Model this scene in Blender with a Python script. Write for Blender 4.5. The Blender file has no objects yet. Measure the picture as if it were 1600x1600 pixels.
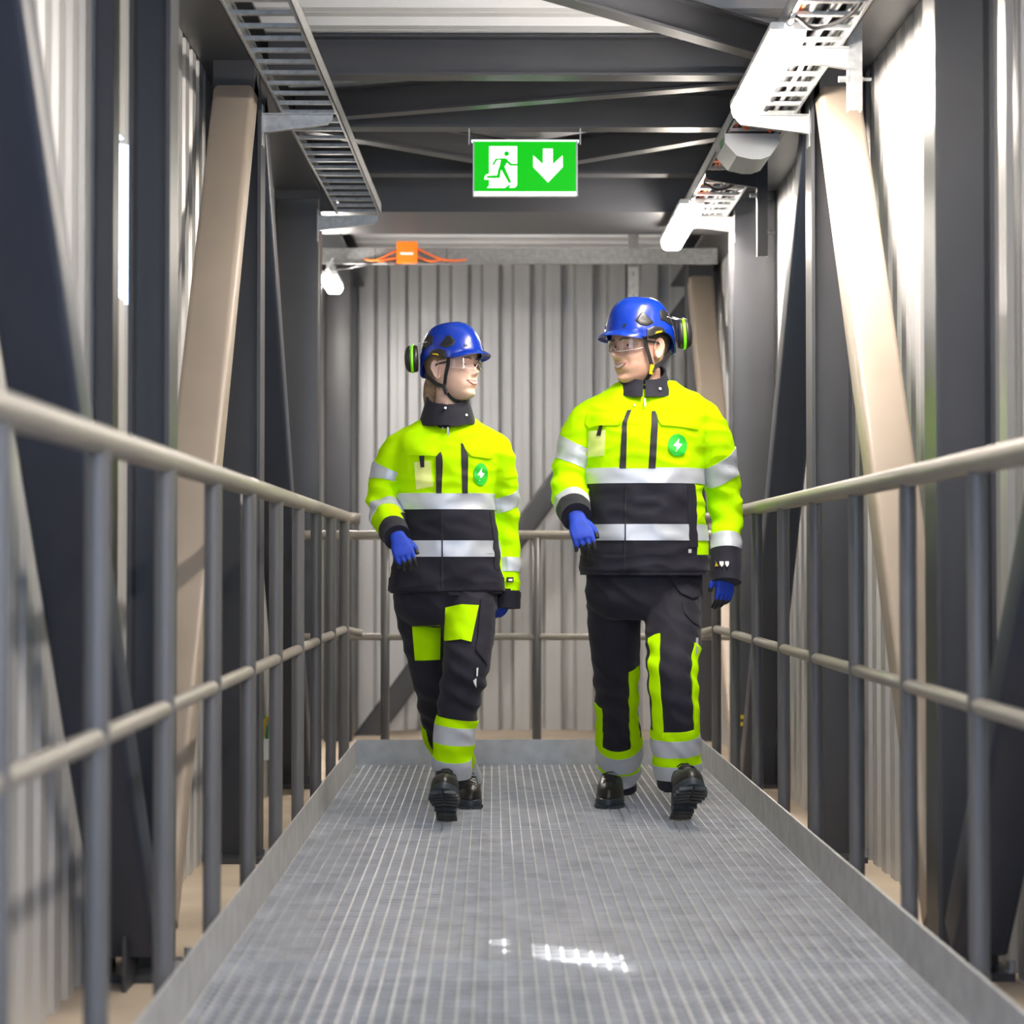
import bpy, bmesh, math, random
import numpy as np
from mathutils import Vector, Matrix, noise
from mathutils.bvhtree import BVHTree
random.seed(7)
R = math.radians
sc = bpy.context.scene
COL = sc.collection

# ------------------------------------------------------------------ camera, world, exposure
FPX = 3333.0                       # 50 mm lens on a 24 mm high frame, 1600 px
CAMZ = 0.92
cam_d = bpy.data.cameras.new('camera'); cam = bpy.data.objects.new('camera', cam_d); COL.objects.link(cam)
cam_d.sensor_fit = 'HORIZONTAL'; cam_d.sensor_width = 24.0; cam_d.lens = 50.0
cam_d.clip_start = 0.05; cam_d.clip_end = 200
cam.location = (0, 0, CAMZ)
cam.rotation_euler = Vector((29 / FPX, 1, 80 / FPX)).normalized().to_track_quat('-Z', 'Y').to_euler()
cam_d.dof.use_dof = True; cam_d.dof.focus_distance = 7.65; cam_d.dof.aperture_fstop = 1.9
sc.camera = cam
w = bpy.data.worlds.new('world'); sc.world = w; w.use_nodes = True
bg = w.node_tree.nodes['Background']; bg.inputs[0].default_value = (0.58, 0.74, 1.0, 1); bg.inputs[1].default_value = 6.3
vs = sc.view_settings
vs.view_transform = 'Standard'; vs.look = 'None'; vs.gamma = 1.0; vs.use_curve_mapping = False; vs.exposure = 0.0
LAMP = 150.0                        # emission of the tube lamps
# the low sun outside; only a narrow gap in the cladding lets it in
sd = bpy.data.lights.new('sun', 'SUN'); sun = bpy.data.objects.new('sun', sd); COL.objects.link(sun)
sd.energy = 40.0; sd.angle = R(0.6); sd.color = (1.0, 0.96, 0.92)
sun.rotation_euler = Vector((1.22, -0.99, -1.9)).normalized().to_track_quat('-Z', 'Y').to_euler()

def W(x, y, Y):                    # a point seen at photo pixel (x, y), standing Y metres down the gallery
    return Vector(((x - 771) * Y / FPX, Y, CAMZ + (880 - y) * Y / FPX))

# ------------------------------------------------------------------ materials
def srgb(r, g, b):
    f = lambda c: ((c / 255 + 0.055) / 1.055) ** 2.4 if c / 255 > 0.04045 else c / 255 / 12.92
    return (f(r), f(g), f(b), 1)

def mat(name, col, rough=0.5, metal=0.0, var=0.0, vscale=8.0, bump=0.0, bscale=200.0, spec=0.5, emit=None, estr=0.0, sheen=0.0, stretch=None, coat=0.0):
    m = bpy.data.materials.new(name); m.use_nodes = True
    nt = m.node_tree; b = nt.nodes['Principled BSDF']
    b.inputs['Base Color'].default_value = col
    b.inputs['Roughness'].default_value = rough; b.inputs['Metallic'].default_value = metal
    b.inputs['Specular IOR Level'].default_value = spec
    if coat: b.inputs['Coat Weight'].default_value = coat; b.inputs['Coat Roughness'].default_value = 0.12
    if sheen: b.inputs['Sheen Weight'].default_value = sheen
    tc = nt.nodes.new('ShaderNodeTexCoord')
    src = tc.outputs['Object']
    if stretch:
        mp = nt.nodes.new('ShaderNodeMapping'); mp.inputs['Scale'].default_value = stretch
        nt.links.new(src, mp.inputs[0]); src = mp.outputs[0]
    if var > 0:
        n = nt.nodes.new('ShaderNodeTexNoise'); n.inputs['Scale'].default_value = vscale; n.inputs['Detail'].default_value = 6
        nt.links.new(src, n.inputs['Vector'])
        r = nt.nodes.new('ShaderNodeValToRGB')
        r.color_ramp.elements[0].position = 0.32; r.color_ramp.elements[1].position = 0.68
        r.color_ramp.elements[0].color = tuple(c * (1 - var) for c in col[:3]) + (1,)
        r.color_ramp.elements[1].color = tuple(min(1, c * (1 + var)) for c in col[:3]) + (1,)
        nt.links.new(n.outputs['Fac'], r.inputs[0]); nt.links.new(r.outputs[0], b.inputs['Base Color'])
    if bump > 0:
        n2 = nt.nodes.new('ShaderNodeTexNoise'); n2.inputs['Scale'].default_value = bscale; n2.inputs['Detail'].default_value = 3
        nt.links.new(src, n2.inputs['Vector'])
        bp = nt.nodes.new('ShaderNodeBump'); bp.inputs['Strength'].default_value = bump; bp.inputs['Distance'].default_value = 0.002
        nt.links.new(n2.outputs['Fac'], bp.inputs['Height']); nt.links.new(bp.outputs[0], b.inputs['Normal'])
    if emit:
        b.inputs['Emission Color'].default_value = emit; b.inputs['Emission Strength'].default_value = estr
    return m

M = {}
M['steel'] = mat('dark_grey_paint', (0.046, 0.048, 0.056, 1), 0.38, 0, 0.10, 3.0, 0.08, 300)
M['tan'] = mat('brace_lit_tone', (0.36, 0.30, 0.245, 1), 0.42, 0, 0.06, 3.0, 0.06, 300)  # lit copy of the brace paint: warm lamp light put into the colour
M['blueblack'] = mat('brace_shaded_tone', (0.028, 0.036, 0.058, 1), 0.42, 0, 0.08, 3.0, 0.06, 300)  # shaded copy of the brace paint: shade put into the colour
M['rail'] = mat('rail_lit_tone', (0.27, 0.25, 0.222, 1), 0.42, 0, 0.06, 4, 0.05, 250)  # light falling on the rails from above is put into this cream grey
M['post'] = mat('post_shaded_tone', (0.115, 0.114, 0.118, 1), 0.40, 0, 0.06, 4, 0.05, 250)  # rail paint darkened: shade on the uprights put into the colour
M['clad'] = mat('silver_cladding', (0.54, 0.54, 0.545, 1), 0.38, 0.28, 0.07, 1.2, 0.03, 60)
M['roof'] = mat('pale_roof_sheet', (0.78, 0.80, 0.84, 1), 0.4, 0.0, 0.05, 1.5)
M['galv'] = mat('galvanised_steel', (0.46, 0.47, 0.48, 1), 0.42, 0.7, 0.16, 40, 0.05, 120)
M['galv_d'] = mat('dull_galvanised_steel', (0.22, 0.225, 0.23, 1), 0.55, 0.3, 0.2, 40, 0.05, 120)
M['galv_matt'] = mat('galvanised_plate', (0.50, 0.51, 0.53, 1), 0.5, 0.45, 0.12, 14, 0.05, 150)
M['grate'] = mat('grating_zinc', (0.46, 0.475, 0.50, 1), 0.42, 0.25, 0.18, 9)
M['concrete'] = mat('beige_concrete', (0.50, 0.42, 0.33, 1), 0.85, 0, 0.12, 2.5, 0.2, 40)
M['white_pl'] = mat('white_plastic', (0.75, 0.76, 0.76, 1), 0.35)
M['grey_pl'] = mat('grey_plastic', (0.48, 0.51, 0.54, 1), 0.35)
M['black_pl'] = mat('black_plastic', (0.018, 0.018, 0.020, 1), 0.38)
M['dark_brk'] = mat('blackened_bracket', (0.035, 0.036, 0.038, 1), 0.4, 0.3)
M['orange'] = mat('orange_plastic', (0.95, 0.21, 0.005, 1), 0.45)
M['orange_c'] = mat('orange_cable', (0.88, 0.16, 0.02, 1), 0.5)
M['cable_d'] = mat('dark_cable', (0.03, 0.03, 0.035, 1), 0.5)
M['cable_g'] = mat('grey_cable', (0.45, 0.45, 0.46, 1), 0.5)
M['lamp'] = mat('lamp_diffuser', (0.9, 0.9, 0.9, 1), 0.3, emit=(1.0, 0.905, 0.79, 1), estr=LAMP)
M['lamp_far'] = mat('far_lamp_diffuser', (0.9, 0.9, 0.9, 1), 0.3, emit=(1.0, 0.93, 0.84, 1), estr=380)
M['sign_g'] = mat('sign_green', (0.0, 0.15, 0.0, 1), 0.4, emit=(0.0, 0.72, 0.006, 1), estr=0.75, spec=0.2)
M['sign_w'] = mat('sign_white', (0.8, 0.8, 0.8, 1), 0.3, emit=(1.0, 1.0, 1.0, 1), estr=1.1)
M['yellow_t'] = mat('yellow_tape', (0.62, 0.46, 0.02, 1), 0.5)
M['green_w'] = mat('green_wire', (0.02, 0.22, 0.05, 1), 0.5)
# clothing and skin
M['hivis'] = mat('hivis_yellow_fabric', (0.49, 0.90, 0.001, 1), 0.8, 0, 0.0, 10, 0.25, 900, spec=0.05, sheen=0.0)
M['navy'] = mat('navy_fabric', (0.0135, 0.0135, 0.024, 1), 0.75, 0, 0.18, 14, 0.3, 800, spec=0.25, sheen=0.08)
M['tape'] = mat('reflective_tape', (0.56, 0.60, 0.68, 1), 0.42, 0.25, 0.04, 9, 0.1, 700)
M['black_f'] = mat('black_zip_tape', (0.014, 0.013, 0.017, 1), 0.7)
M['helmet'] = mat('blue_helmet_shell', (0.003, 0.034, 0.38, 1), 0.25, coat=0.35)
M['glove'] = mat('blue_knit_glove', (0.004, 0.042, 0.44, 1), 0.7, 0, 0.12, 60, 0.3, 700)
M['glove_p'] = mat('dark_glove_coating', (0.018, 0.02, 0.026, 1), 0.45, 0, 0.2, 80, 0.3, 300)
M['leather'] = mat('black_leather', (0.016, 0.015, 0.016, 1), 0.38, 0, 0.2, 30, 0.25, 150)
M['rubber'] = mat('dark_blue_rubber', (0.030, 0.040, 0.055, 1), 0.5, 0, 0.25, 40, 0.2, 200)
M['skin_m'] = mat('ruddy_skin', (0.68, 0.40, 0.30, 1), 0.5, 0, 0.09, 35, 0.05, 400)
M['skin_w'] = mat('fair_skin', (0.78, 0.52, 0.41, 1), 0.48, 0, 0.06, 35, 0.04, 400)
for k in ('skin_m', 'skin_w'):
    b = M[k].node_tree.nodes['Principled BSDF']; b.inputs['Subsurface Weight'].default_value = 0.12; b.inputs['Subsurface Radius'].default_value = (0.01, 0.004, 0.002); b.inputs['Subsurface Scale'].default_value = 0.6
M['lip_m'] = mat('lip_rose', (0.42, 0.17, 0.14, 1), 0.42)
M['lip_w'] = mat('lip_pink', (0.52, 0.19, 0.17, 1), 0.38)
M['mouth'] = mat('mouth_dark', (0.10, 0.02, 0.02, 1), 0.5)
M['teeth'] = mat('teeth_white', (0.78, 0.74, 0.68, 1), 0.3)
M['eye'] = mat('eye_white', (0.70, 0.68, 0.66, 1), 0.2)
M['iris'] = mat('iris_brown', (0.06, 0.035, 0.02, 1), 0.15)
M['hair_w'] = mat('light_brown_hair', (0.23, 0.145, 0.08, 1), 0.5, 0, 0.45, 30, 0.6, 220, stretch=(1, 0.25, 1.6))
M['hair_m'] = mat('short_dark_hair', (0.055, 0.038, 0.028, 1), 0.6, 0, 0.3, 120, 0.5, 500)
M['brow'] = mat('brow_brown', (0.10, 0.06, 0.04, 1), 0.7)
M['ylw_b'] = mat('yellow_buckle', (0.85, 0.55, 0.0, 1), 0.4)
M['lime'] = mat('lime_green_plastic', (0.22, 0.85, 0.01, 1), 0.4)
M['green_b'] = mat('badge_green', (0.02, 0.50, 0.03, 1), 0.5)
M['white_p'] = mat('white_print', (0.85, 0.85, 0.85, 1), 0.5)
M['idcard'] = mat('clear_badge_pocket', (0.85, 0.95, 0.30, 1), 0.12, spec=0.8)
M['chrome'] = mat('bright_metal', (0.7, 0.7, 0.7, 1), 0.25, 0.9)
M['sign_edge'] = mat('sign_aluminium', (0.55, 0.56, 0.60, 1), 0.35, 0.6)
# clear spectacle lens
m = bpy.data.materials.new('clear_lens'); m.use_nodes = True; nt = m.node_tree; nt.nodes.clear()
o_ = nt.nodes.new('ShaderNodeOutputMaterial'); tr = nt.nodes.new('ShaderNodeBsdfTransparent'); gl = nt.nodes.new('ShaderNodeBsdfGlossy'); mx = nt.nodes.new('ShaderNodeMixShader'); lw = nt.nodes.new('ShaderNodeFresnel')
tr.inputs[0].default_value = (0.95, 0.95, 0.97, 1); gl.inputs['Roughness'].default_value = 0.06; lw.inputs['IOR'].default_value = 1.55
nt.links.new(lw.outputs[0], mx.inputs[0]); nt.links.new(tr.outputs[0], mx.inputs[1]); nt.links.new(gl.outputs[0], mx.inputs[2]); nt.links.new(mx.outputs[0], o_.inputs[0])
M['lens'] = m

# ------------------------------------------------------------------ mesh helpers
class MB:
    def __init__(s): s.v = []; s.f = []; s.mi = []; s.cur = 0
    def add(s, vs, fs):
        o = len(s.v); s.v += [tuple(p) for p in vs]; s.f += [tuple(i + o for i in f) for f in fs]; s.mi += [s.cur] * len(fs); return s
    def box(s, x0, x1, y0, y1, z0, z1):
        return s.add([(x0,y0,z0),(x1,y0,z0),(x1,y1,z0),(x0,y1,z0),(x0,y0,z1),(x1,y0,z1),(x1,y1,z1),(x0,y1,z1)],
                     [(0,3,2,1),(4,5,6,7),(0,1,5,4),(1,2,6,5),(2,3,7,6),(3,0,4,7)])
    def rings(s, rs, cap=True, closed=True):
        n = len(rs[0]); vs = [p for r in rs for p in r]; fs = []
        m_ = n if closed else n - 1
        for i in range(len(rs) - 1):
            for j in range(m_):
                k = (j + 1) % n
                fs.append((i*n+j, i*n+k, (i+1)*n+k, (i+1)*n+j))
        if cap: fs.append(tuple(range(n))[::-1]); fs.append(tuple((len(rs)-1)*n + j for j in range(n)))
        return s.add(vs, fs)
    def tube(s, pts, r, n=10, flat=1.0, up=None):
        pts = [Vector(p) for p in pts]; rs = []
        rad = r if isinstance(r, (list, tuple)) else [r] * len(pts)
        prev = None
        for i, p in enumerate(pts):
            t = (pts[min(i+1, len(pts)-1)] - pts[max(i-1, 0)]).normalized()
            if prev is None:
                u = Vector(up) if up is not None else (Vector((0,0,1)) if abs(t.z) < 0.9 else Vector((0,1,0)))
            else: u = prev
            a = t.cross(u).normalized(); bb = a.cross(t).normalized(); prev = bb
            rs.append([p + a*math.cos(2*math.pi*k/n)*rad[i] + bb*math.sin(2*math.pi*k/n)*rad[i]*flat for k in range(n)])
        return s.rings(rs)
    def beam(s, p0, p1, wdir, wd, ht, bev=0.0):     # rectangular section from p0 to p1, width along wdir
        p0, p1 = Vector(p0), Vector(p1); t = (p1 - p0).normalized()
        a = Vector(wdir); a = (a - t * a.dot(t)).normalized(); b_ = t.cross(a).normalized()
        h, g = wd/2, ht/2
        if bev:
            sec = []
            for (cx, cy, a0) in ((h-bev, g-bev, 0), (-h+bev, g-bev, 90), (-h+bev, -g+bev, 180), (h-bev, -g+bev, 270)):
                for k in range(4):
                    an = R(a0 + 30*k); sec.append((cx + bev*math.cos(an), cy + bev*math.sin(an)))
        else: sec = [(h,g),(-h,g),(-h,-g),(h,-g)]
        return s.rings([[p + a*x + b_*y for x, y in sec] for p in (p0, p1)])
    def prism(s, poly, o, ux, uy, th):              # polygon in the plane (ux, uy) at o, thickness th along ux x uy
        o, ux, uy = Vector(o), Vector(ux), Vector(uy); nrm = ux.cross(uy).normalized()
        return s.rings([[o + ux*x + uy*y + nrm*d for x, y in poly] for d in (-th/2, th/2)])
    def grid(s, g):                                  # rows of points, open sheet
        return s.rings(g, cap=False, closed=False)
    def mesh(s, name):
        me = bpy.data.meshes.new(name); me.from_pydata(s.v, [], s.f); me.update()
        if any(s.mi): me.polygons.foreach_set('material_index', s.mi)
        return me
    def build(s, name, m, parent=None, smooth=False, angle=None):
        return link(name, s.mesh(name), m, parent, smooth, angle)

def fix_normals(me):
    bm = bmesh.new(); bm.from_mesh(me); bmesh.ops.recalc_face_normals(bm, faces=bm.faces); bm.to_mesh(me); bm.free()

ORIGIN = {}
def link(name, me, m, parent=None, smooth=False, angle=None):
    o = bpy.data.objects.new(name, me); COL.objects.link(o)
    if not me.materials:
        for q in (m if isinstance(m, (list, tuple)) else [m]): me.materials.append(q)
    if smooth or angle:
        fix_normals(me)
        if angle: me.shade_smooth(); me.set_sharp_from_angle(angle=R(angle))
        else: me.polygons.foreach_set('use_smooth', [True] * len(me.polygons))
    if parent: adopt(o, parent)
    return o
def adopt(o, parent):
    o.parent = parent
    o.matrix_parent_inverse = Matrix.Translation(-Vector(ORIGIN.get(parent.name, (0, 0, 0))))
def thing(name, label, cat, loc=(0, 0, 0), group=None, kind=None):
    o = bpy.data.objects.new(name, None); COL.objects.link(o); o.location = loc; o.empty_display_size = 0.1
    ORIGIN[o.name] = tuple(loc)
    return tag(o, label, cat, group, kind)
def tag(o, label=None, cat=None, group=None, kind=None):
    if label: o['label'] = label
    if cat: o['category'] = cat
    if group: o['group'] = group
    if kind: o['kind'] = kind
    return o
def put(name, me, parent, loc, rot=None):            # a copy of shared mesh data as a part
    o = bpy.data.objects.new(name, me); COL.objects.link(o); o.location = loc
    if rot: o.rotation_euler = rot
    if parent: adopt(o, parent)
    return o
def cr(pts, n):                                       # Catmull-Rom resampling of tuples
    P = [np.array(p, float) for p in pts]; P = [2*P[0]-P[1]] + P + [2*P[-1]-P[-2]]; out = []
    for i in range(1, len(P) - 2):
        for k in range(n):
            t = k / n; a, b_, c, d = P[i-1], P[i], P[i+1], P[i+2]
            out.append(0.5*((2*b_) + (c-a)*t + (2*a-5*b_+4*c-d)*t*t + (3*b_-a-3*c+d)*t**3))
    out.append(P[-2]); return out

# ------------------------------------------------------------------ the gallery: sizes
CX = 0.155                       # centre line of the gallery
FL = -0.15                       # concrete floor below the grating
WALL = 1.20                      # walls stand CX +- WALL
YA, YB = -0.6, 13.75
ZT = 2.70                        # underside of the chords and cross beams
CEIL = 2.86

# floor slab
floor = MB().box(CX-1.5, CX+1.5, YA, YB+0.3, FL-0.1, FL).build('floor', M['concrete']); tag(floor, 'beige concrete floor below the raised grating', None, None, 'structure')
# grating panels
seams = [-0.55, 0.07, 1.29, 2.51, 3.73, 4.95, 6.17, 7.39, 8.61, 9.77]
GX0, GX1 = -0.622, 0.948
for a, b_ in zip(seams[:-1], seams[1:]):
    g = MB(); L = b_ - a - 0.006
    if b_ < 2.0:
        px, py = 0.068, 0.08
    else: px, py = 0.034, 0.046
    nx = int((GX1-GX0)/px); ny = int(L/py)
    for i in range(1, nx):
        x = GX0 + (GX1-GX0)*i/nx; g.box(x-0.0022, x+0.0022, 0.004, L-0.004, -0.020, 0.0)
    for j in range(1, ny):
        y = L*j/ny; g.box(GX0+0.004, GX1-0.004, y-0.0017, y+0.0017, -0.0072, -0.0006)
    for x in (GX0, GX1-0.004): g.box(x, x+0.004, 0, L, -0.03, 0.001)
    for y in (0, L-0.004): g.box(GX0, GX1, y, y+0.004, -0.03, 0.001)
    o = g.build('grating_panel', M['grate'], floor); o.location = (0, a, 0)
# joists carrying the grating
for y in (2.2, 4.95, 7.39, 9.7):
    j = MB().box(GX0, GX1, y-0.04, y+0.04, FL, -0.032).build('joist', M['steel'], floor)

# corrugated sheets
def corrug(length, height, pitch, depth, flat=0.5, slope=0.16, mid=0.004):
    pts = []; x = 0
    while x < length - 1e-6:
        a = pitch*flat; b2 = pitch*slope; c = pitch*(1-flat-2*slope)
        pts += [(x, 0), (x+a*0.48, 0), (x+a*0.5, mid), (x+a*0.52, 0), (x+a, 0), (x+a+b2, depth), (x+a+b2+c, depth), (x+pitch, 0)]; x += pitch
    q = [];
    for p in pts:
        if not q or abs(p[0]-q[-1][0]) > 1e-6: q.append(p)
    return q
def sheet(parent, name, origin, u, n, up, length, height, pitch, depth, m, **kw):
    mb = MB(); q = corrug(length, height, pitch, depth, **kw); o, u, n, up = map(Vector, (origin, u, n, up))
    mb.grid([[o + u*x + n*d + up*z for x, d in q] for z in (0, height)])
    mb.grid([[o + u*x + n*(d-0.002) + up*z for x, d in q] for z in (0, height)])
    return mb.build(name, m, parent)
def wall_root(name, label):
    o = thing(name, label, None, (0, 0, 0), None, 'structure'); return o
wl = wall_root('wall_left', 'grey corrugated steel side wall behind the columns'); wr = wall_root('wall_right', 'grey corrugated steel side wall beside the lamps')
wb = wall_root('wall_back', 'grey corrugated steel wall closing the far end'); ce = wall_root('ceiling', 'pale ribbed metal roof sheets above the beams')
gap = (5.93, 6.11)                # narrow opening in the left cladding
ys = [-0.6, 0.4, 1.4, 2.4, 3.4, 4.3, 5.1, gap[0], gap[1], 7.2, 8.2, 9.2, 10.2, 11.2, 12.2, 13.2, 13.74]
for side, root in ((-1, wl), (1, wr)):
    for y0, y1 in zip(ys[:-1], ys[1:]):
        n = max(1, round((y1-y0)/0.166)); X = CX + side*WALL
        if side < 0 and (y0, y1) == gap:
            for za, hb in ((FL, 1.66-FL), (2.12, CEIL+0.05-2.12)):
                sheet(root, 'cladding_sheet', (X, y0, za), (0, 1, 0), (side, 0, 0), (0, 0, 1), y1-y0, hb, (y1-y0)/n, 0.03, M['clad'])
            continue
        sheet(root, 'cladding_sheet', (X, y0, FL), (0, 1, 0), (side, 0, 0), (0, 0, 1), y1-y0, CEIL+0.05-FL, (y1-y0)/n, 0.03, M['clad'])
for k in range(3):
    sheet(wb, 'cladding_sheet', (CX-WALL+0.80*k-0.02, YB-0.06, FL), (1, 0, 0), (0, 1, 0), (0, 0, 1), 0.80 if k < 2 else 0.84, CEIL+0.05-FL, 0.20 if k < 2 else 0.21, 0.090, M['clad'], flat=0.48, slope=0.10, mid=0.0015)
yy = YA
while yy < YB + 0.19:
    L = min(1.0, YB + 0.2 - yy)
    sheet(ce, 'roof_sheet', (CX-WALL-0.05, yy, CEIL), (0, 1, 0), (0, 0, 1), (1, 0, 0), L, 2*WALL+0.1, L/max(1, round(L/0.25)), 0.045, M['roof']); yy += 1.0

# ------------------------------------------------------------------ steel frame
def bolt(mb, p, axis, r=0.016, h=0.014):
    p, axis = Vector(p), Vector(axis); mb.tube([p, p+axis*0.004], r*1.45, 12); mb.tube([p, p+axis*h], r, 6)
side_name = {-1: 'left', 1: 'right'}
def hcol(s, y, label):
    xi, xo = CX + s*0.995, CX + s*(1.150 if (s > 0 or y != 5.60) else 1.103)
    t = thing('steel_column', label, 'column', (CX+s*1.07, y, FL))
    g = MB(); a, b_ = sorted((xi, xi+s*0.012)); g.box(a, b_, y-0.075, y+0.075, FL+0.02, ZT); g.build('inner_flange', M['steel'], t)
    g = MB(); a, b_ = sorted((xo-s*0.012, xo)); g.box(a, b_, y-0.075, y+0.075, FL+0.02, ZT); g.build('outer_flange', M['steel'], t)
    g = MB(); a, b_ = sorted((xi+s*0.012, xo-s*0.012)); g.box(a, b_, y-0.004, y+0.004, FL+0.02, ZT); g.build('web', M['steel'], t)
    g = MB(); a, b_ = sorted((xi-s*0.05, xo+s*0.03)); g.box(a, b_, y-0.13, y+0.13, FL, FL+0.02); bp = g.build('base_plate', M['steel'], t)
    for dx in (-0.03, 0.18):
        for dy in (-0.10, 0.10):
            g = MB(); bolt(g, (xi+s*dx, y+dy, FL+0.02), (0, 0, 1), 0.011, 0.03); g.build('anchor_bolt', M['galv'], bp)
    return t
where = {(-1, 3.25): 'dark grey steel column nearest the camera on the left side', (-1, 5.60): 'dark grey H-section steel column left of the tan diagonal brace',
         (-1, 7.75): 'dark grey H-section steel column just behind the left tan diagonal brace', (1, 3.25): 'dark grey steel column nearest the camera on the right side',
         (1, 5.60): 'dark grey H-section steel column beside the bright cladding on the right', (1, 7.75): 'dark grey H-section steel column behind the bright cream brace'}
for (s, y), lb in where.items(): hcol(s, y, lb)
t = thing('cladding_post', 'dark slender post fixed to the cladding left of the left H column', 'post', (CX-1.165, 5.6, FL))
MB().box(CX-1.196, CX-1.150, 5.57, 5.66, FL, ZT).build('post_shaft', M['steel'], t)
def boxcol(s, y, label, top):
    a, b_ = sorted((CX+s*0.985, CX+s*1.195))
    t = thing('portal_column', label, 'column', (CX+s*1.09, y, FL))
    MB().beam(((a+b_)/2, y+0.08, FL+0.02), ((a+b_)/2, y+0.08, top), (1, 0, 0), b_-a, 0.16, 0.012).build('shaft', M['steel'], t, angle=40)
    MB().box(a-0.02, b_+0.004, y-0.03, y+0.2, FL, FL+0.02).build('base_plate', M['steel'], t)
    p = MB().box(a, b_, y-0.014, y+0.17, top, top+0.02).build('cap_plate', M['steel'], t)
    MB().box(a, b_, y-0.012, y+0.0, top+0.02, top+0.10).build('end_plate', M['steel'], t)
    for xx in (a+0.045, b_-0.055):
        g = MB(); bolt(g, (xx, y-0.012, top+0.065), (0, -1, 0), 0.016, 0.016); g.build('bolt', M['galv'], p, angle=30)
    return t
boxcol(-1, 10.16, 'dark grey portal column with two bolts at its top, left of the far wall', 2.66)
boxcol(1, 10.16, 'pale lit portal column with two bolts at its top, right of the man', 2.66)
for s, lb in ((-1, 'dark grey steel column in the far left corner'), (1, 'dark grey steel column in the far right corner')):
    t = thing('steel_column', lb, 'column', (CX+s*1.09, 12.9, FL))
    MB().beam((CX+s*1.09, 12.9, FL), (CX+s*1.09, 12.9, ZT), (1, 0, 0), 0.16, 0.16, 0.01).build('shaft', M['steel'], t, angle=40)
# diagonal braces along the sides
def brace(s, y0, y1, up, label):
    m_ = M['tan'] if up else M['blueblack']  # lit tone for rising braces, shaded tone for falling ones
    z0, z1 = FL+0.12, ZT-0.06
    p0 = (CX+s*1.075, y0, z0 if up else z1); p1 = (CX+s*1.075, y1, z1 if up else z0)
    t = thing('diagonal_brace', label, 'brace', (CX+s*1.075, (y0 if up else y1), FL))
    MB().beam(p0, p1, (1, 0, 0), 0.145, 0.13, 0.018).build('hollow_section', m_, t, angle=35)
    lo = y0 if up else y1
    MB().box(CX+s*1.075-0.005, CX+s*1.075+0.005, lo-0.10, lo+0.10, FL, FL+0.22).build('lower_gusset', M['steel'], t)
    hi = y1 if up else y0
    MB().box(CX+s*1.075-0.0725, CX+s*1.075+0.0725, hi-0.10, hi+0.10, ZT-0.11, ZT).build('upper_gusset', M['steel'], t)
    return t
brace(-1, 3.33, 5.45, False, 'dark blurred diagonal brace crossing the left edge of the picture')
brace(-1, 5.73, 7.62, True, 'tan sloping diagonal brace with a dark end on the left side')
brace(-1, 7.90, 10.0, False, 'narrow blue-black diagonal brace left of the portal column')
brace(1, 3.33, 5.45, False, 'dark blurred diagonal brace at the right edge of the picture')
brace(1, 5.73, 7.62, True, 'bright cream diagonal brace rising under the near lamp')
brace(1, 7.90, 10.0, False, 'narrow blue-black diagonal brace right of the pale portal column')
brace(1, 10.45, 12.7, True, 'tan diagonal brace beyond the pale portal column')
# top chords
for s, lb in ((-1, 'dark grey top chord beam running above the left columns'), (1, 'dark grey top chord beam running above the right columns')):
    a, b_ = sorted((CX+s*0.985, CX+s*1.195)); t = thing('top_chord', lb, 'beam', ((a+b_)/2, 6, ZT))
    g = MB().box(a, b_, YA, YB-0.05, ZT, ZT+0.014); g.build('bottom_flange', M['steel'], t)
    MB().box((a+b_)/2-0.006, (a+b_)/2+0.006, YA, YB-0.05, ZT+0.014, CEIL-0.016).build('web', M['steel'], t)
    MB().box(a, b_, YA, YB-0.05, CEIL-0.016, CEIL-0.003).build('top_flange', M['steel'], t)
# cross beams (I sections)
def ibeam(p0, p1, label, ht=0.15, fw=0.10, name='cross_beam', top=None):
    p0, p1 = Vector(p0), Vector(p1); d = (p1-p0).normalized(); n = Vector((-d.y, d.x, 0)); z = p0.z
    t = thing(name, label, 'beam', tuple((p0+p1)/2))
    MB().beam(p0+Vector((0,0,0.005)), p1+Vector((0,0,0.005)), n, fw, 0.010).build('bottom_flange', M['steel'], t)
    MB().beam(p0+Vector((0,0,ht/2)), p1+Vector((0,0,ht/2)), n, 0.007, ht-0.02).build('web', M['steel'], t)
    MB().beam(p0+Vector((0,0,ht-0.005)), p1+Vector((0,0,ht-0.005)), n, fw, 0.010).build('top_flange', M['steel'], t)
    return t
xa, xb = CX-0.98, CX+0.98
for y, lb in ((1.2, 'roof cross beam above the camera'), (3.4, 'roof cross beam above the nearest grating panels'), (5.60, 'roof cross beam between the nearest pair of columns'),
              (7.79, 'dark grey roof cross beam at the top, in front of the exit sign'), (8.72, 'dark grey roof cross beam that the exit sign hangs from'), (9.76, 'dark grey roof cross beam behind the exit sign')):
    ibeam((xa, y, ZT), (xb, y, ZT), lb)
def rbrace(p0, p1, lb, z=ZT+0.012, fw=0.07, ht=0.12): ibeam((p0[0], p0[1], z), (p1[0], p1[1], z), lb, ht, fw, 'roof_brace')
rbrace((xb-0.02, 7.70), (xa+0.02, 5.70), 'sloping roof brace at the top right, reaching the near lamp')
rbrace((xb-0.02, 7.90), (xa+0.02, 8.64), 'flat roof brace crossing between the two front roof beams')
rbrace((xa+0.02, 8.82), (CX-0.03, 9.68), 'roof brace running to the sign from the left cable tray')
rbrace((xb-0.02, 8.82), (CX+0.03, 9.68), 'roof brace running to the sign from the right cable tray')
rbrace((xb-0.02, 5.50), (xa+0.02, 3.50), 'sloping roof brace above the near grating')
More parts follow.
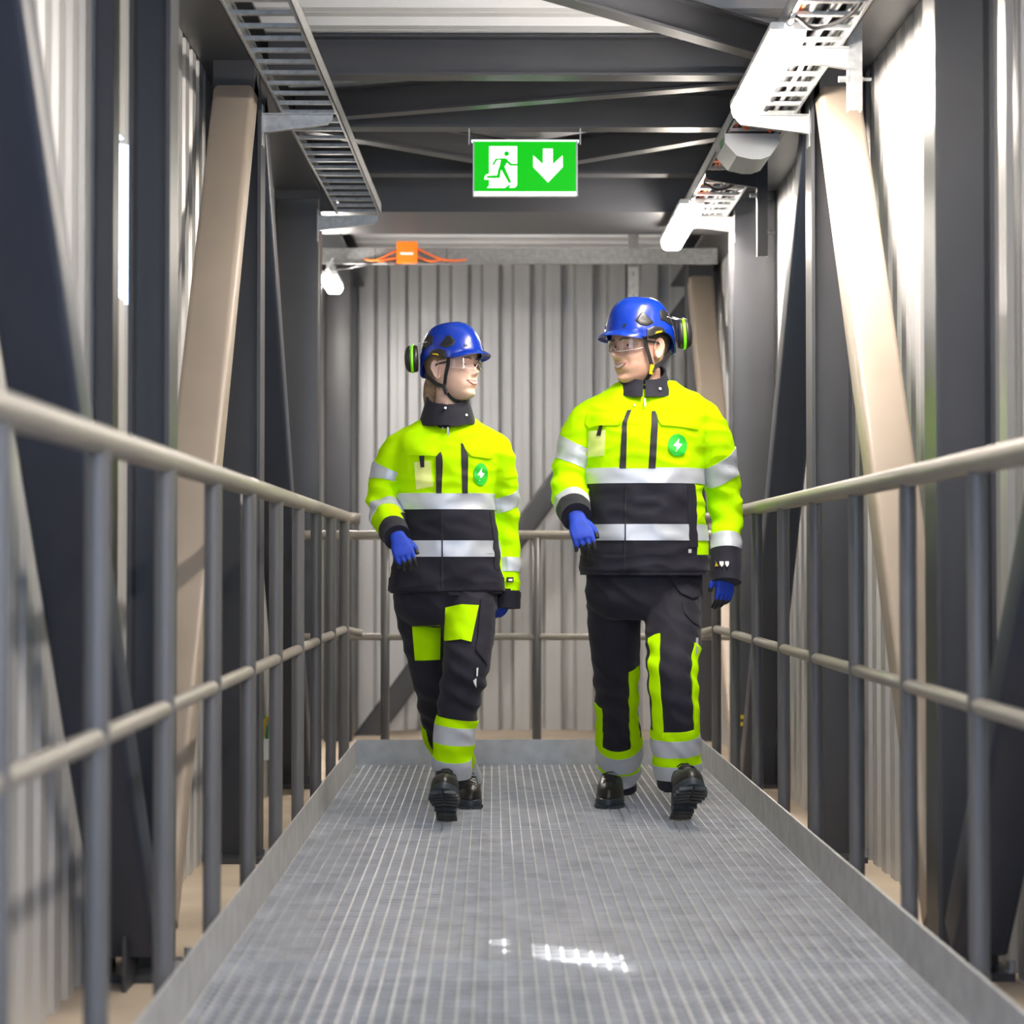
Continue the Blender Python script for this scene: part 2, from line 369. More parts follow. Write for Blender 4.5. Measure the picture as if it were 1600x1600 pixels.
# deep bulkhead beam at the portal
t = thing('portal_beam', 'deep grey portal beam above the orange junction box', 'beam', (CX, 10.3, 2.6))
MB().box(CX-1.19, CX+1.19, 10.17, 10.182, 2.60, CEIL-0.005).build('front_plate', M['steel'], t)
MB().box(CX-1.19, CX+1.19, 10.182, 10.86, 2.60, 2.612).build('soffit_plate', M['steel'], t)
MB().box(CX-1.19, CX+1.19, 10.85, 10.862, 2.612, CEIL-0.005).build('rear_plate', M['steel'], t)
# far wall diagonal
t = thing('diagonal_brace', 'long grey diagonal brace across the corrugated far wall', 'brace', (-0.9, 13.45, FL))
MB().beam(W(560, 1168, 13.35), W(1118, 425, 13.35), (0, 1, 0), 0.13, 0.14, 0.012).build('hollow_section', M['steel'], t, angle=35)
# ------------------------------------------------------------------ toe boards and guard rails
def toe(label, x0, x1, y0, y1):
    t = thing('toe_board', label, 'toe board', ((x0+x1)/2, (y0+y1)/2, -0.03))
    L = (y1-y0) if (y1-y0) > (x1-x0) else 0
    if L:
        cuts = [y0] + [c for c in (1.29, 3.73, 4.95+0.6, 7.39) if y0 < c < y1] + [y1]
        for a, b_ in zip(cuts[:-1], cuts[1:]): MB().box(x0, x1, a+0.001, b_-0.001, -0.03, 0.114).build('plate', M['galv_matt'], t)
    else: MB().box(x0, x1, y0, y1, -0.03, 0.114).build('plate', M['galv_matt'], t)
toe('galvanised toe board along the left edge of the grating', GX0-0.008, GX0-0.002, YA, 9.78)
toe('galvanised toe board along the right edge of the grating', GX1+0.002, GX1+0.008, YA, 9.78)
toe('galvanised toe board across the far end of the grating', GX0-0.002, GX1+0.002, 9.774, 9.780)
def arc(p, q, r, n=6): return None
post_me = MB().tube([(0, 0, FL), (0, 0, 1.105)], 0.021, 16).mesh('post'); fix_normals(post_me)
post_me.shade_smooth(); post_me.set_sharp_from_angle(angle=R(40)); post_me.materials.append(M['post'])
for s, x, lb in ((-1, -0.652, 'grey tubular guard rail along the left side of the walkway'), (1, 0.978, 'grey tubular guard rail along the right side of the walkway')):
    t = thing('guard_rail', lb, 'guard rail', (x, 5, FL)); pts = [(x, YA, 1.125), (x, 9.40, 1.125)]
    for k in range(1, 6): a = R(18*k); pts.append((x - s*0.06*(1-math.cos(a)), 9.40+0.06*math.sin(a), 1.125-0.010*k/5))
    MB().tube(pts, 0.025, 18).build('top_rail', M['rail'], t, angle=40)
    pts = [(x, YA, 0.632), (x, 9.40, 0.632)]
    for k in range(1, 7): a = R(15*k); pts.append((x - s*0.07*(1-math.cos(a)), 9.40+0.07*math.sin(a), 0.632-0.004*k))
    MB().tube(pts, 0.017, 14).build('mid_rail', M['rail'], t, angle=40)
    y = 2.80 - 4*0.722 + (0.0 if s < 0 else 0.06)
    while y < 9.35:
        put('post', post_me, t, (x, y, 0)); y += 0.722
    put('post', post_me, t, (x, 9.36, 0))
t = thing('guard_rail', 'grey tubular guard rail across the far end behind both people', 'guard rail', (CX, 9.9, FL))
MB().tube([(-1.0, 9.86, 1.05), (CX+0.95, 9.86, 1.05)], 0.021, 16).build('top_rail', M['rail'], t, angle=40)
MB().tube([(-1.0, 9.86, 0.58), (CX+0.95, 9.86, 0.58)], 0.016, 14).build('mid_rail', M['rail'], t, angle=40)
p2 = MB().tube([(0, 0, FL), (0, 0, 1.04)], 0.021, 16).mesh('post'); fix_normals(p2); p2.materials.append(M['post']); p2.shade_smooth()
for x in (-0.50, 0.20, 0.93): put('post', p2, t, (x, 9.86, 0))

# ------------------------------------------------------------------ cable trays
def tray(x0, x1, ya, yb, z, skew, label):
    t = thing('cable_tray', label, 'cable tray', ((x0+x1)/2, ya, z))
    sx = lambda y: skew*(y-7.0)
    for x in (x0, x1):
        dd = 0.012 if x == x0 else -0.012
        g = MB()
        for (a, b_, c, d) in ((min(x, x+dd*0.25), max(x, x+dd*0.25), z, z+0.055), (min(x, x+dd), max(x, x+dd), z, z+0.004), (min(x, x+dd), max(x, x+dd), z+0.051, z+0.055)):
            v = [(a+sx(ya), ya, c), (b_+sx(ya), ya, c), (b_+sx(yb), yb, c), (a+sx(yb), yb, c)]
            g.add(v + [(p[0], p[1], d) for p in v], [(0,3,2,1),(4,5,6,7),(0,1,5,4),(1,2,6,5),(2,3,7,6),(3,0,4,7)])
        g.build('side_rail', M['galv'], t)
    rung = MB().box(0, x1-x0-0.006, -0.012, 0.012, 0, 0.012).mesh('rung'); rung.materials.append(M['galv'])
    y = ya + 0.05
    while y < yb: put('rung', rung, t, (x0+0.003+sx(y), y, z+0.006)); y += 0.156
    return t
TZ = 2.555
tray(-0.785, -0.575, 1.0, 9.98, TZ, 0.016, 'galvanised ladder cable tray hanging along the left side')
tray(0.885, 1.105, 1.0, 10.45, TZ, 0.0, 'galvanised ladder cable tray carrying lamps and orange cables')
def bracket(label, xroot, xtip, y, z, m, upright=None):
    t = thing('tray_bracket', label, 'bracket', (xroot, y, z))
    s = 1 if xtip > xroot else -1
    # tapering channel arm
    g = MB(); r_ = [(xroot, 0.0, -0.070), (xroot, 0.0, 0.0)]
    poly = [(0, -0.070), (abs(xtip-xroot)*0.93, -0.038), (abs(xtip-xroot), -0.020), (abs(xtip-xroot), 0), (0, 0)]
    g.prism(poly, (xroot, y, z), (s, 0, 0), (0, 0, 1), 0.004); g.build('arm_web', m, t)
    g = MB(); L = abs(xtip-xroot); a, b_ = sorted((xroot, xtip)); g.box(a, b_, y-0.022, y+0.002, z-0.004, z); g.build('arm_lip', m, t)
    g = MB(); g.beam((xroot, y-0.010, z-0.070), (xroot+s*L*0.93, y-0.010, z-0.038), (0, 1, 0), 0.024, 0.004); g.build('lower_lip', m, t)
    if upright:
        x, za, zb = upright
        g = MB(); g.box(x-0.022, x+0.022, y-0.004, y, za, zb); g.box(x-0.022, x-0.018, y, y+0.03, za, zb); g.box(x+0.018, x+0.022, y, y+0.03, za, zb); g.build('upright_channel', m, t)
        g = MB(); bolt(g, (x-0.022*1, y+0.005, z-0.10), (-1, 0, 0), 0.010, 0.03); bolt(g, (x+0.022, y+0.005, za+0.10), (1, 0, 0), 0.006, 0.03); g.build('bolt', M['galv'], t)
    else:
        g = MB(); a, b_ = sorted((xroot, xroot-s*0.004)); g.box(a, b_, y-0.028, y+0.028, z-0.12, z+0.03); g.build('wall_plate', m, t)
bracket('galvanised bracket holding the left tray at the middle column', CX-0.992, -0.585, 7.74, TZ, M['galv'])
bracket('galvanised bracket under the far end of the left tray', CX-0.98, -0.545, 10.02, TZ, M['galv'])
bracket('white-lit bracket with an upright channel beside the near lamp', 1.125, 0.90, 6.72, TZ, M['galv'], (1.147, 2.355, ZT))
bracket('galvanised bracket behind the near lamp on the right column', CX+0.992, 0.885, 7.74, TZ, M['galv'])
bracket('black bracket with a long hanging channel beside the grey device', 1.10, 0.885, 8.86, TZ, M['dark_brk'], (1.122, 2.20, 2.66))
bracket('galvanised bracket under the far end of the right tray', CX+0.98, 0.885, 10.05, TZ, M['galv'])
# cables on the right tray
def cable(label, x, m, r, ya=1.2, yb=10.3, z=TZ+0.028, wob=0.012):
    pts = []; y = ya; ph = random.random()*6
    while y < yb: pts.append((x + wob*math.sin(y*2.1+ph) + wob*0.4*math.sin(y*5+ph), y, z+0.003*math.sin(y*3+ph))); y += 0.12
    tag(MB().tube(pts, r, 8).build('cable', m, None, angle=50), label, 'cable')
cable('orange cable lying innermost in the right cable tray', 0.915, M['orange_c'], 0.007)
cable('second orange cable from the inner rail of the right tray', 0.935, M['orange_c'], 0.007)
cable('grey cable in the middle of the right cable tray', 0.968, M['cable_g'], 0.010)
cable('thick dark cable in the middle of the right tray', 1.000, M['cable_d'], 0.012)
cable('pale grey cable near the outer rail of the right tray', 1.035, M['cable_g'], 0.009)
cable('thin dark cable along the outer rail of the right tray', 1.070, M['cable_d'], 0.008)
# loose dark cable loop over the tray above the near lamp
tag(MB().tube(cr([(0.90, 6.30, TZ-0.01), (0.97, 6.36, TZ-0.03), (1.06, 6.25, TZ-0.01), (1.10, 6.1, TZ+0.05)], 8), 0.006, 8).build('cable', M['cable_d'], None, angle=50), 'loose black cable drooping above the near lamp', 'cable')
tag(MB().tube(cr([(0.905, 9.12, TZ-0.004), (0.97, 9.16, TZ-0.025), (1.04, 9.08, TZ-0.01), (1.08, 8.98, TZ+0.03)], 8), 0.006, 8).build('cable', M['cable_d'], None, angle=50), 'loose black cable drooping above the far lamp', 'cable')

# ------------------------------------------------------------------ lamps
def lamp(label, x, ya, yb, z, m, wd=0.105, ht=0.075):
    t = thing('tube_lamp', label, 'lamp', (x, (ya+yb)/2, z+0.06))
    def sect(y, k): return [(x + wd/2*k*c, y, z + ht*0.62*(1-sn)*1.0 + (1-k)*0.02) for c, sn in ((1, 0), (0.98, 0.35), (0.82, 0.8), (0.55, 1.0), (-0.55, 1.0), (-0.82, 0.8), (-0.98, 0.35), (-1, 0))]
    n = 6; rs = []
    for k in range(n+1): a = R(90*k/n); rs.append(sect(ya+0.05*(1-math.sin(a)), 0.55+0.45*math.sin(a)))
    for k in range(n+1): a = R(90*k/n); rs.append(sect(yb-0.05*(1-math.cos(a)), 0.55+0.45*math.cos(a)))
    g = MB(); g.rings(rs); g.build('diffuser', m, t, angle=50)
    MB().beam((x, ya-0.004, z+ht*0.62+0.012), (x, yb+0.004, z+ht*0.62+0.012), (1, 0, 0), wd+0.006, 0.024, 0.006).build('housing', M['white_pl'], t, angle=40)
    for y in (ya+0.15, yb-0.15): MB().box(x-0.02, x+0.02, y-0.012, y+0.012, z+ht*0.62+0.024, TZ if x > 0 else 2.522).build('clip', M['galv'], t)
    g = MB(); g.tube([(x, ya-0.004, z+0.06), (x, ya-0.03, z+0.06)], 0.013, 12); g.tube(cr([(x, ya-0.03, z+0.06), (x+0.005, ya-0.075, z+0.07), (x+0.03, ya-0.06, z+0.12)], 5), 0.006, 8); g.build('cable_gland', M['white_pl'], t, angle=40)
LZ = 2.478
lamp('bright white tube lamp nearest the camera under the right tray', 0.888, 6.38, 7.46, LZ, M['lamp'])
lamp('bright white tube lamp beyond the grey device under the right tray', 0.888, 9.50, 10.58, LZ, M['lamp'])
lamp('tube lamp under the right tray above the near grating', 0.888, 3.26, 4.34, LZ, M['lamp'])
lamp('tube lamp under the right tray beside the camera', 0.888, 0.14, 1.22, LZ, M['lamp'])
lamp('small lit lamp below the galvanised channel at the far left', -0.868, 11.17, 11.62, 2.392, M['lamp_far'], 0.088, 0.062)

# ------------------------------------------------------------------ grey device in the right tray
t = thing('emergency_unit', 'grey faceted emergency light unit under the right cable tray', 'light unit', (0.985, 8.2, 2.5))
x0, x1, y0, y1, z1 = 0.878, 1.085, 8.05, 8.36, 2.55
prof = [(x0, z1), (x0, z1-0.035), (x0+0.045, z1-0.085), (x0+0.10, z1-0.098), (x1-0.07, z1-0.098), (x1-0.035, z1-0.085), (x1, z1-0.035), (x1, z1)]
MB().rings([[(x, y0, z) for x, z in prof], [(x, y1, z) for x, z in prof]]).build('housing', M['grey_pl'], t, angle=30)
MB().box(x0+0.02, x1-0.02, y0+0.01, y1-0.01, z1, z1+0.035).build('top_cover', M['black_pl'], t)
MB().box(x0-0.003, x0, y0+0.06, y0+0.15, z1-0.03, z1-0.006).build('rating_label', M['green_w'], t)
for k, pp in enumerate(([(0.955, 8.06, 2.60), (0.965, 8.0, 2.585), (0.955, 7.97, 2.555), (0.935, 7.95, 2.56)], [(1.0, 8.06, 2.60), (1.03, 8.02, 2.575), (1.05, 8.05, 2.56)], [(0.92, 8.42, 2.56), (0.95, 8.5, 2.535), (0.92, 8.58, 2.545), (0.90, 8.66, 2.56)])):
    MB().tube(cr(pp, 6), 0.0075, 8).build('connecting_lead', M['orange_c'], t, angle=50)
# ------------------------------------------------------------------ exit sign
SY = 8.70
def SP(u, v): return W(720 + u/8.0, 190 + v/8.0, SY)     # (u, v) measured on an eightfold enlargement of the sign
t = thing('exit_sign', 'green lit emergency exit sign with running figure and down arrow', 'exit sign', (CX, SY, 2.6))
a, b_ = SP(165, 225), SP(1445, 918)
MB().box(a.x-0.003, b_.x+0.003, SY, SY+0.030, b_.z, a.z).build('light_box', M['white_pl'], t)
MB().box(a.x, b_.x, SY-0.003, SY, SP(0, 855).z, a.z-0.002).build('green_face', M['sign_g'], t)
MB().box(a.x, b_.x, SY-0.003, SY, b_.z+0.002, SP(0, 858).z).build('light_strip', M['sign_w'], t)
for u0, u1, nm in ((148, 166, 'side_profile'), (1444, 1466, 'side_profile')): MB().box(SP(u0, 0).x, SP(u1, 0).x, SY-0.006, SY+0.034, b_.z, a.z+0.002).build(nm, M['sign_edge'], t)
MB().box(SP(130, 0).x, SP(1480, 0).x, SY-0.004, SY+0.034, a.z, a.z+0.006).build('top_profile', M['sign_w'], t)
for u in (102, 1498): MB().box(SP(u-8, 0).x, SP(u+8, 0).x, SY-0.004, SY+0.012, SP(0, 262).z, ZT).build('hanger', M['galv'], t)
def flat(poly, dy, m, nm, par):
    g = MB(); g.rings([[(SP(u, v).x, SY-d, SP(u, v).z) for u, v in poly] for d in (dy, dy+0.0006)]); return g.build(nm, m, par)
door = flat([(352, 288), (704, 288), (704, 782), (672, 812), (602, 812), (625, 778), (600, 778), (548, 815), (325, 815), (352, 784)], 0.0032, M['sign_w'], 'door_pictogram', t)
flat([(352, 640), (352, 710), (295, 710), (290, 690), (305, 655), (330, 640)], 0.0032, M['sign_w'], 'door_pictogram', t)
fig = [
    [(435, 445), (560, 440), (590, 462), (575, 500), (548, 548), (552, 570), (500, 592), (478, 560), (492, 500), (500, 462), (450, 462)],
    [(435, 445), (455, 462), (412, 528), (390, 522)],
    [(575, 455), (632, 508), (704, 510), (704, 534), (615, 534), (560, 480)],
    [(480, 555), (548, 560), (500, 592), (488, 690), (318, 690), (330, 662), (452, 655), (470, 570)],
    [(500, 570), (552, 560), (634, 748), (602, 752), (590, 735), (510, 592)]]
for k, pl in enumerate(fig): flat(pl, 0.0040, M['sign_g'], 'running_figure', t)
flat([(572 + 31*math.cos(k*math.pi/9), 383 + 31*math.sin(k*math.pi/9)) for k in range(18)], 0.0040, M['sign_g'], 'running_figure_head', t)
flat([(1028, 318), (1152, 318), (1152, 515), (1275, 402), (1278, 550), (1092, 745), (905, 550), (905, 402), (1028, 515)], 0.0032, M['sign_w'], 'down_arrow', t)
# ------------------------------------------------------------------ galvanised channel with the orange box
t = thing('cable_channel', 'long galvanised channel spanning in front of the far wall', 'channel', (CX, 11.4000, 2.4))
z0, z1 = W(0, 411, 11.4000).z, W(0, 386, 11.4000).z
xA, xB = W(503, 0, 11.4000).x, W(1122, 0, 11.4000).x
MB().box(xA, xB, 11.4000, 11.4040, z0, z1).build('channel_back', M['galv_d'], t)
MB().box(xA, xB, 11.3700, 11.4000, z0-0.004, z0).build('channel_flange', M['galv_d'], t)
MB().box(xA, xB, 11.4040, 11.4400, z1-0.004, z1).build('channel_flange', M['galv_d'], t)
t = thing('strut', 'galvanised perforated strut standing behind the man helmet', 'strut', (0.7, 11.4800, 2.1))
a, b_ = W(982, 470, 11.5000), W(998, 362, 11.5000)
MB().box(a.x, b_.x, 11.4800, 11.5100, FL, CEIL-0.002).build('strut_channel', M['galv_d'], t)
for k in range(14): MB().box((a.x+b_.x)/2-0.006, (a.x+b_.x)/2+0.006, 11.4780, 11.4805, 1.75+0.06*k, 1.775+0.06*k).build('slot', M['black_pl'], t)
t = thing('junction_box', 'orange square junction box on the galvanised channel', 'junction box', tuple(W(635, 395, 11.3800)))
a, b_ = W(619, 410, 11.3500), W(652, 376, 11.3500)
MB().beam(((a.x+b_.x)/2, 11.3450, (a.z+b_.z)/2), ((a.x+b_.x)/2, 11.3980, (a.z+b_.z)/2), (1, 0, 0), b_.x-a.x, b_.z-a.z, 0.006).build('box_body', M['orange'], t, angle=40)
MB().beam(((a.x+b_.x)/2, 11.3380, (a.z+b_.z)/2), ((a.x+b_.x)/2, 11.3460, (a.z+b_.z)/2), (1, 0, 0), b_.x-a.x-0.006, b_.z-a.z-0.006, 0.006).build('lid', M['orange'], t, angle=40)
c = W(635, 395, 11.3370); MB().box(c.x-0.034, c.x+0.034, 11.3365, 11.3380, c.z-0.006, c.z+0.006).build('label_strip', M['white_p'], t)
def pc(pts, lab, m=None, r=0.0055):
    tag(MB().tube(cr([tuple(W(x, y, Y)) for x, y, Y in pts], 6), r, 8).build('cable', m or M['orange_c'], None, angle=50), lab, 'cable')
pc([(619, 391, 11.3700), (607, 396, 11.3650), (594, 403, 11.3600), (582, 406, 11.3650), (570, 404, 11.3900)], 'orange cable leaving the junction box at its upper left')
pc([(619, 402, 11.3700), (606, 404, 11.3650), (596, 407, 11.3600), (588, 406, 11.3600)], 'orange cable leaving the junction box at its lower left')
pc([(652, 388, 11.3700), (670, 396, 11.3650), (690, 404, 11.3600), (712, 406, 11.3650), (728, 404, 11.3900)], 'orange cable leaving the junction box at its upper right')
pc([(652, 401, 11.3700), (662, 404, 11.3650), (674, 407, 11.3600), (688, 405, 11.3600)], 'orange cable leaving the junction box at its lower right')
pc([(632, 410, 11.3700), (610, 413, 11.3600), (596, 408, 11.3650), (560, 415, 11.3700), (525, 421, 11.5800)], 'dark cable sagging from the junction box to the far lamp', M['cable_d'], 0.004)
for x in (585, 697): 
    c = W(x, 398, 11.3640); tag(MB().tube([(c.x, 11.3660, z0-0.004), (c.x+0.002, 11.3580, (z0+z1)/2), (c.x, 11.3960, z1)], 0.0022, 6).build('cable_tie', M['black_pl']), 'black cable tie on the channel %s of the orange box' % ('left' if x < 600 else 'right'), 'cable tie')
# small things by the walls
t = thing('earth_terminal', 'grey terminal box with green and yellow wires on the left wall', 'terminal box', (-0.98, 9.3, 0.3))
cpos = W(415, 1150, 9.3)
MB().box(cpos.x-0.04, cpos.x+0.03, 9.28, 9.34, cpos.z-0.10, cpos.z-0.01).build('box_body', M['grey_pl'], t)
for k in range(3): MB().tube(cr([(cpos.x-0.03+0.02*k, 9.30, cpos.z-0.01), (cpos.x-0.02+0.02*k, 9.27, cpos.z+0.05), (cpos.x-0.0+0.02*k, 9.26, cpos.z+0.09), (cpos.x+0.03, 9.29, cpos.z+0.06-0.03*k)], 5), 0.007, 8).build('wire', M['green_w'] if k != 1 else M['yellow_t'], t, angle=50)
t = thing('warning_tape', 'two short yellow tape bands on the right portal column', 'tape', tuple(W(1157, 1127, 10.15)))
for y in (1120, 1131):
    c = W(1152, y, 10.15); MB().box(c.x-0.004, c.x+0.045, 10.150, 10.159, c.z-0.009, c.z+0.009).build('tape_band', M['yellow_t'], t)

# ================================================================== people
def lerp_tab(tab, x):                                  # smooth table lookup
    xs = [p[0] for p in tab]; ys_ = [p[1] for p in tab]
    x = min(max(x, xs[0]), xs[-1])
    for i in range(len(xs)-1):
        if x <= xs[i+1]:
            t = (x-xs[i])/(xs[i+1]-xs[i])
            m0 = (ys_[i+1]-ys_[i-1])/(xs[i+1]-xs[i-1]) if i > 0 else (ys_[1]-ys_[0])/(xs[1]-xs[0])
            m1 = (ys_[i+2]-ys_[i])/(xs[i+2]-xs[i]) if i+2 < len(xs) else (ys_[-1]-ys_[-2])/(xs[-1]-xs[-2])
            h = xs[i+1]-xs[i]
            return (2*t**3-3*t*t+1)*ys_[i] + (t**3-2*t*t+t)*h*m0 + (-2*t**3+3*t*t)*ys_[i+1] + (t**3-t*t)*h*m1
    return ys_[-1]
def evaluated(mb, voxel, smooth_it=4, fac=0.5):         # one continuous skin out of overlapping closed lofts
    me = mb.mesh('tmp'); fix_normals(me)
    o = bpy.data.objects.new('tmp', me); COL.objects.link(o)
    m_ = o.modifiers.new('r', 'REMESH'); m_.mode = 'VOXEL'; m_.voxel_size = voxel
    if smooth_it:
        s_ = o.modifiers.new('s', 'SMOOTH'); s_.factor = fac; s_.iterations = smooth_it
    dg = bpy.context.evaluated_depsgraph_get(); dg.update()
    out = bpy.data.meshes.new_from_object(o.evaluated_get(dg)); out.materials.clear()
    bpy.data.objects.remove(o); bpy.data.meshes.remove(me)
    return out
def displace(me, fn):
    me.update(); n = len(me.vertices)
    co = np.empty(n*3); me.vertices.foreach_get('co', co); co = co.reshape(-1, 3)
    nr = np.empty(n*3); me.vertices.foreach_get('normal', nr); nr = nr.reshape(-1, 3)
    d = np.array([fn(Vector(p)) for p in co])
    co += nr*d[:, None]; me.vertices.foreach_set('co', co.ravel()); me.update()
def bvh_of(me):
    return BVHTree.FromPolygons([v.co.copy() for v in me.vertices], [tuple(p.vertices) for p in me.polygons])
def ridge(p, s, st):
    return 1 - abs(noise.noise(Vector((p.x*st[0], p.y*st[1], p.z*st[2]))*s))*2

def limb(mb, pts, n=20, sub=6, flat=1.0, trim=0):
    q = cr([(p.x, p.y, p.z, r) for p, r in pts], sub)
    qq = q[:len(q)-trim]; mb.tube([Vector(a[:3]) for a in qq], [a[3] for a in qq], n, flat)
    return [(Vector(a[:3]), a[3]) for a in q]

class Axis:                                             # a limb or trunk centre line for draping patches on it
    def __init__(s, samples): s.s = samples; s.d = [0]; [s.d.append(s.d[-1] + (samples[i+1][0]-samples[i][0]).length) for i in range(len(samples)-1)]; s.L = s.d[-1]
    def at(s, t):
        d = t*s.L
        for i in range(len(s.d)-1):
            if d <= s.d[i+1] or i == len(s.d)-2:
                k = (d-s.d[i])/max(1e-9, s.d[i+1]-s.d[i]); return s.s[i][0].lerp(s.s[i+1][0], k), s.s[i][1]*(1-k)+s.s[i+1][1]*k, (s.s[i+1][0]-s.s[i][0]).normalized()
def wrap(axis, bvh, t0, t1, a0, a1, off, nt=5, na=48, tilt=0.0, front=Vector((0, -1, 0)), clamp=1.3, shape=None, minr=0.0):
    """grid of points around a limb; angle 0 faces the viewer side, positive towards +X"""
    g = []
    for i in range(nt+1):
        row = []
        for j in range(na+1):
            u, v = j/na, i/nt
            a = R(a0 + (a1-a0)*u); t = t0+(t1-t0)*v
            if shape: t = shape(u, v, t)
            t += tilt*math.sin(a)
            p, r, d = axis.at(min(max(t, 0), 1))
            f = (front - d*front.dot(d)).normalized(); sd_ = d.cross(f).normalized()
            if sd_.x < 0: sd_ = -sd_
            dr = f*math.cos(a) + sd_*math.sin(a)
            h = bvh.ray_cast(p, dr, r*clamp)
            q = (h[0] if h[0] else p + dr*r*1.0)
            if minr and (q-p).length < r*minr: q = p + dr*r*minr
            row.append(q + dr*off)
        g.append(row)
    return g
def thick_grid(mb, g, th):                              # a sheet with a little thickness; g rows of points
    mb.grid(g)
def drape_poly(bvh, poly, Yf, off, nm, m, parent, res=0.006, depth=None):
    """flat outline (X, Z) pushed back (+Y) onto the garment; filled by a clipped lattice so that it follows folds"""
    bm = bmesh.new(); vs = [bm.verts.new((x, 0, z)) for x, z in poly]; bm.faces.new(vs)
    xs = [p[0] for p in poly]; zs = [p[1] for p in poly]
    x = min(xs) + res
    while x < max(xs): bmesh.ops.bisect_plane(bm, geom=bm.verts[:]+bm.edges[:]+bm.faces[:], plane_co=(x, 0, 0), plane_no=(1, 0, 0)); x += res
    z = min(zs) + res
    while z < max(zs): bmesh.ops.bisect_plane(bm, geom=bm.verts[:]+bm.edges[:]+bm.faces[:], plane_co=(0, 0, z), plane_no=(0, 0, 1)); z += res
    last = Yf + 0.3
    for v in bm.verts:
        h = bvh.ray_cast(Vector((v.co.x, Yf, v.co.z)), Vector((0, 1, 0)), 1.0)
        if h[0]: v.co = Vector((v.co.x, h[0].y - off, v.co.z)); last = v.co.y
        else: v.co = Vector((v.co.x, last, v.co.z))
    if any(f.normal.y > 0 for f in bm.faces): pass
    bmesh.ops.recalc_face_normals(bm, faces=bm.faces)
    ext = bmesh.ops.extrude_face_region(bm, geom=bm.faces[:])
    for v in [e for e in ext['geom'] if isinstance(e, bmesh.types.BMVert)]: v.co.y += off + 0.003
    bmesh.ops.recalc_face_normals(bm, faces=bm.faces)
    me = bpy.data.meshes.new(nm); bm.to_mesh(me); bm.free()
    return link(nm, me, m, parent, angle=45)
def slab(nm, g, m, parent, th=0.003, smooth=True):     # grid sheet given thickness by a second layer pulled towards its inner side
    mb = MB(); mb.grid(g); o = link(nm, mb.mesh(nm), m, parent, smooth=True)
    return o

# ------------------------------------------------------------------ heads (local: face looks to -Y, chin at z = 0, crown at 0.24)
FR = [(0.0, 0.052), (0.006, 0.071), (0.016, 0.081), (0.03, 0.079), (0.045, 0.085), (0.06, 0.087), (0.075, 0.086), (0.095, 0.085), (0.115, 0.083), (0.135, 0.089), (0.155, 0.092), (0.18, 0.087), (0.205, 0.071), (0.225, 0.046), (0.236, 0.022), (0.24, 0.002)]
BK = [(0.0, -0.030), (0.016, -0.005), (0.03, 0.018), (0.05, 0.045), (0.07, 0.068), (0.09, 0.084), (0.115, 0.097), (0.14, 0.103), (0.165, 0.101), (0.19, 0.089), (0.21, 0.069), (0.227, 0.042), (0.236, 0.020), (0.24, 0.002)]
HW = [(0.0, 0.018), (0.006, 0.027), (0.016, 0.037), (0.03, 0.048), (0.05, 0.058), (0.07, 0.0645), (0.09, 0.0685), (0.115, 0.0715), (0.14, 0.0745), (0.165, 0.0745), (0.19, 0.067), (0.21, 0.054), (0.227, 0.034), (0.236, 0.017), (0.24, 0.002)]
def gauss(x, z, cx, cz, sx, sz): return math.exp(-((x-cx)/sx)**2 - ((z-cz)/sz)**2)
NOSE = [1.0]
def head_pt(a, z, off=0.0, jaw=1.0, feat=True):
    F, B, Wd = lerp_tab(FR, z), lerp_tab(BK, z), lerp_tab(HW, z)
    if z < 0.07: Wd *= 1 + (jaw-1)*(0.07-z)/0.07
    c, s = math.cos(a), math.sin(a); e = 0.86
    x = math.copysign(abs(s)**e, s)*(Wd+off); y = -math.copysign(abs(c)**e, c)*((F+off) if c > 0 else max(B, -F*0.6)+off)
    if feat and c > 0:
        k = min(1, c*1.6)
        nz = lerp_tab([(0.0, 0), (0.074, 0), (0.079, 0.006), (0.085, 0.0185), (0.092, 0.0235), (0.098, 0.0205), (0.110, 0.0125), (0.122, 0.0055), (0.134, 0.001), (0.15, 0)], z)
        nw = lerp_tab([(0.07, 0.010), (0.085, 0.0115), (0.092, 0.0105), (0.105, 0.0085), (0.13, 0.0085)], z)
        y -= NOSE[0]*nz*math.exp(-(x/nw)**2)
        for sg in (-1, 1):
            y -= 0.006*gauss(x, z, sg*0.0125, 0.084, 0.006, 0.006)
            y += k*0.0105*gauss(x, z, sg*0.032, 0.121, 0.0165, 0.0115)
            y -= k*0.0035*gauss(x, z, sg*0.030, 0.140, 0.020, 0.007)
            y -= k*0.0055*gauss(x, z, sg*0.043, 0.090, 0.017, 0.014)
            y += k*0.0035*gauss(x, z, sg*0.034, 0.066, 0.006, 0.012)
        y -= 0.0025*gauss(x, z, 0, 0.057, 0.028, 0.014)
        y += 0.0045*gauss(x, z, 0, 0.036, 0.022, 0.006)
        y -= 0.0045*gauss(x, z, 0, 0.016, 0.018, 0.011)
    return Vector((x, y, z))
def head_rings(jaw):
    rs = []; n = 112
    zs = list(np.linspace(0.0, 0.235, 110)) + [0.238, 0.24]
    for z in zs: rs.append([head_pt(2*math.pi*k/n, z, 0, jaw) for k in range(n)])
    return rs

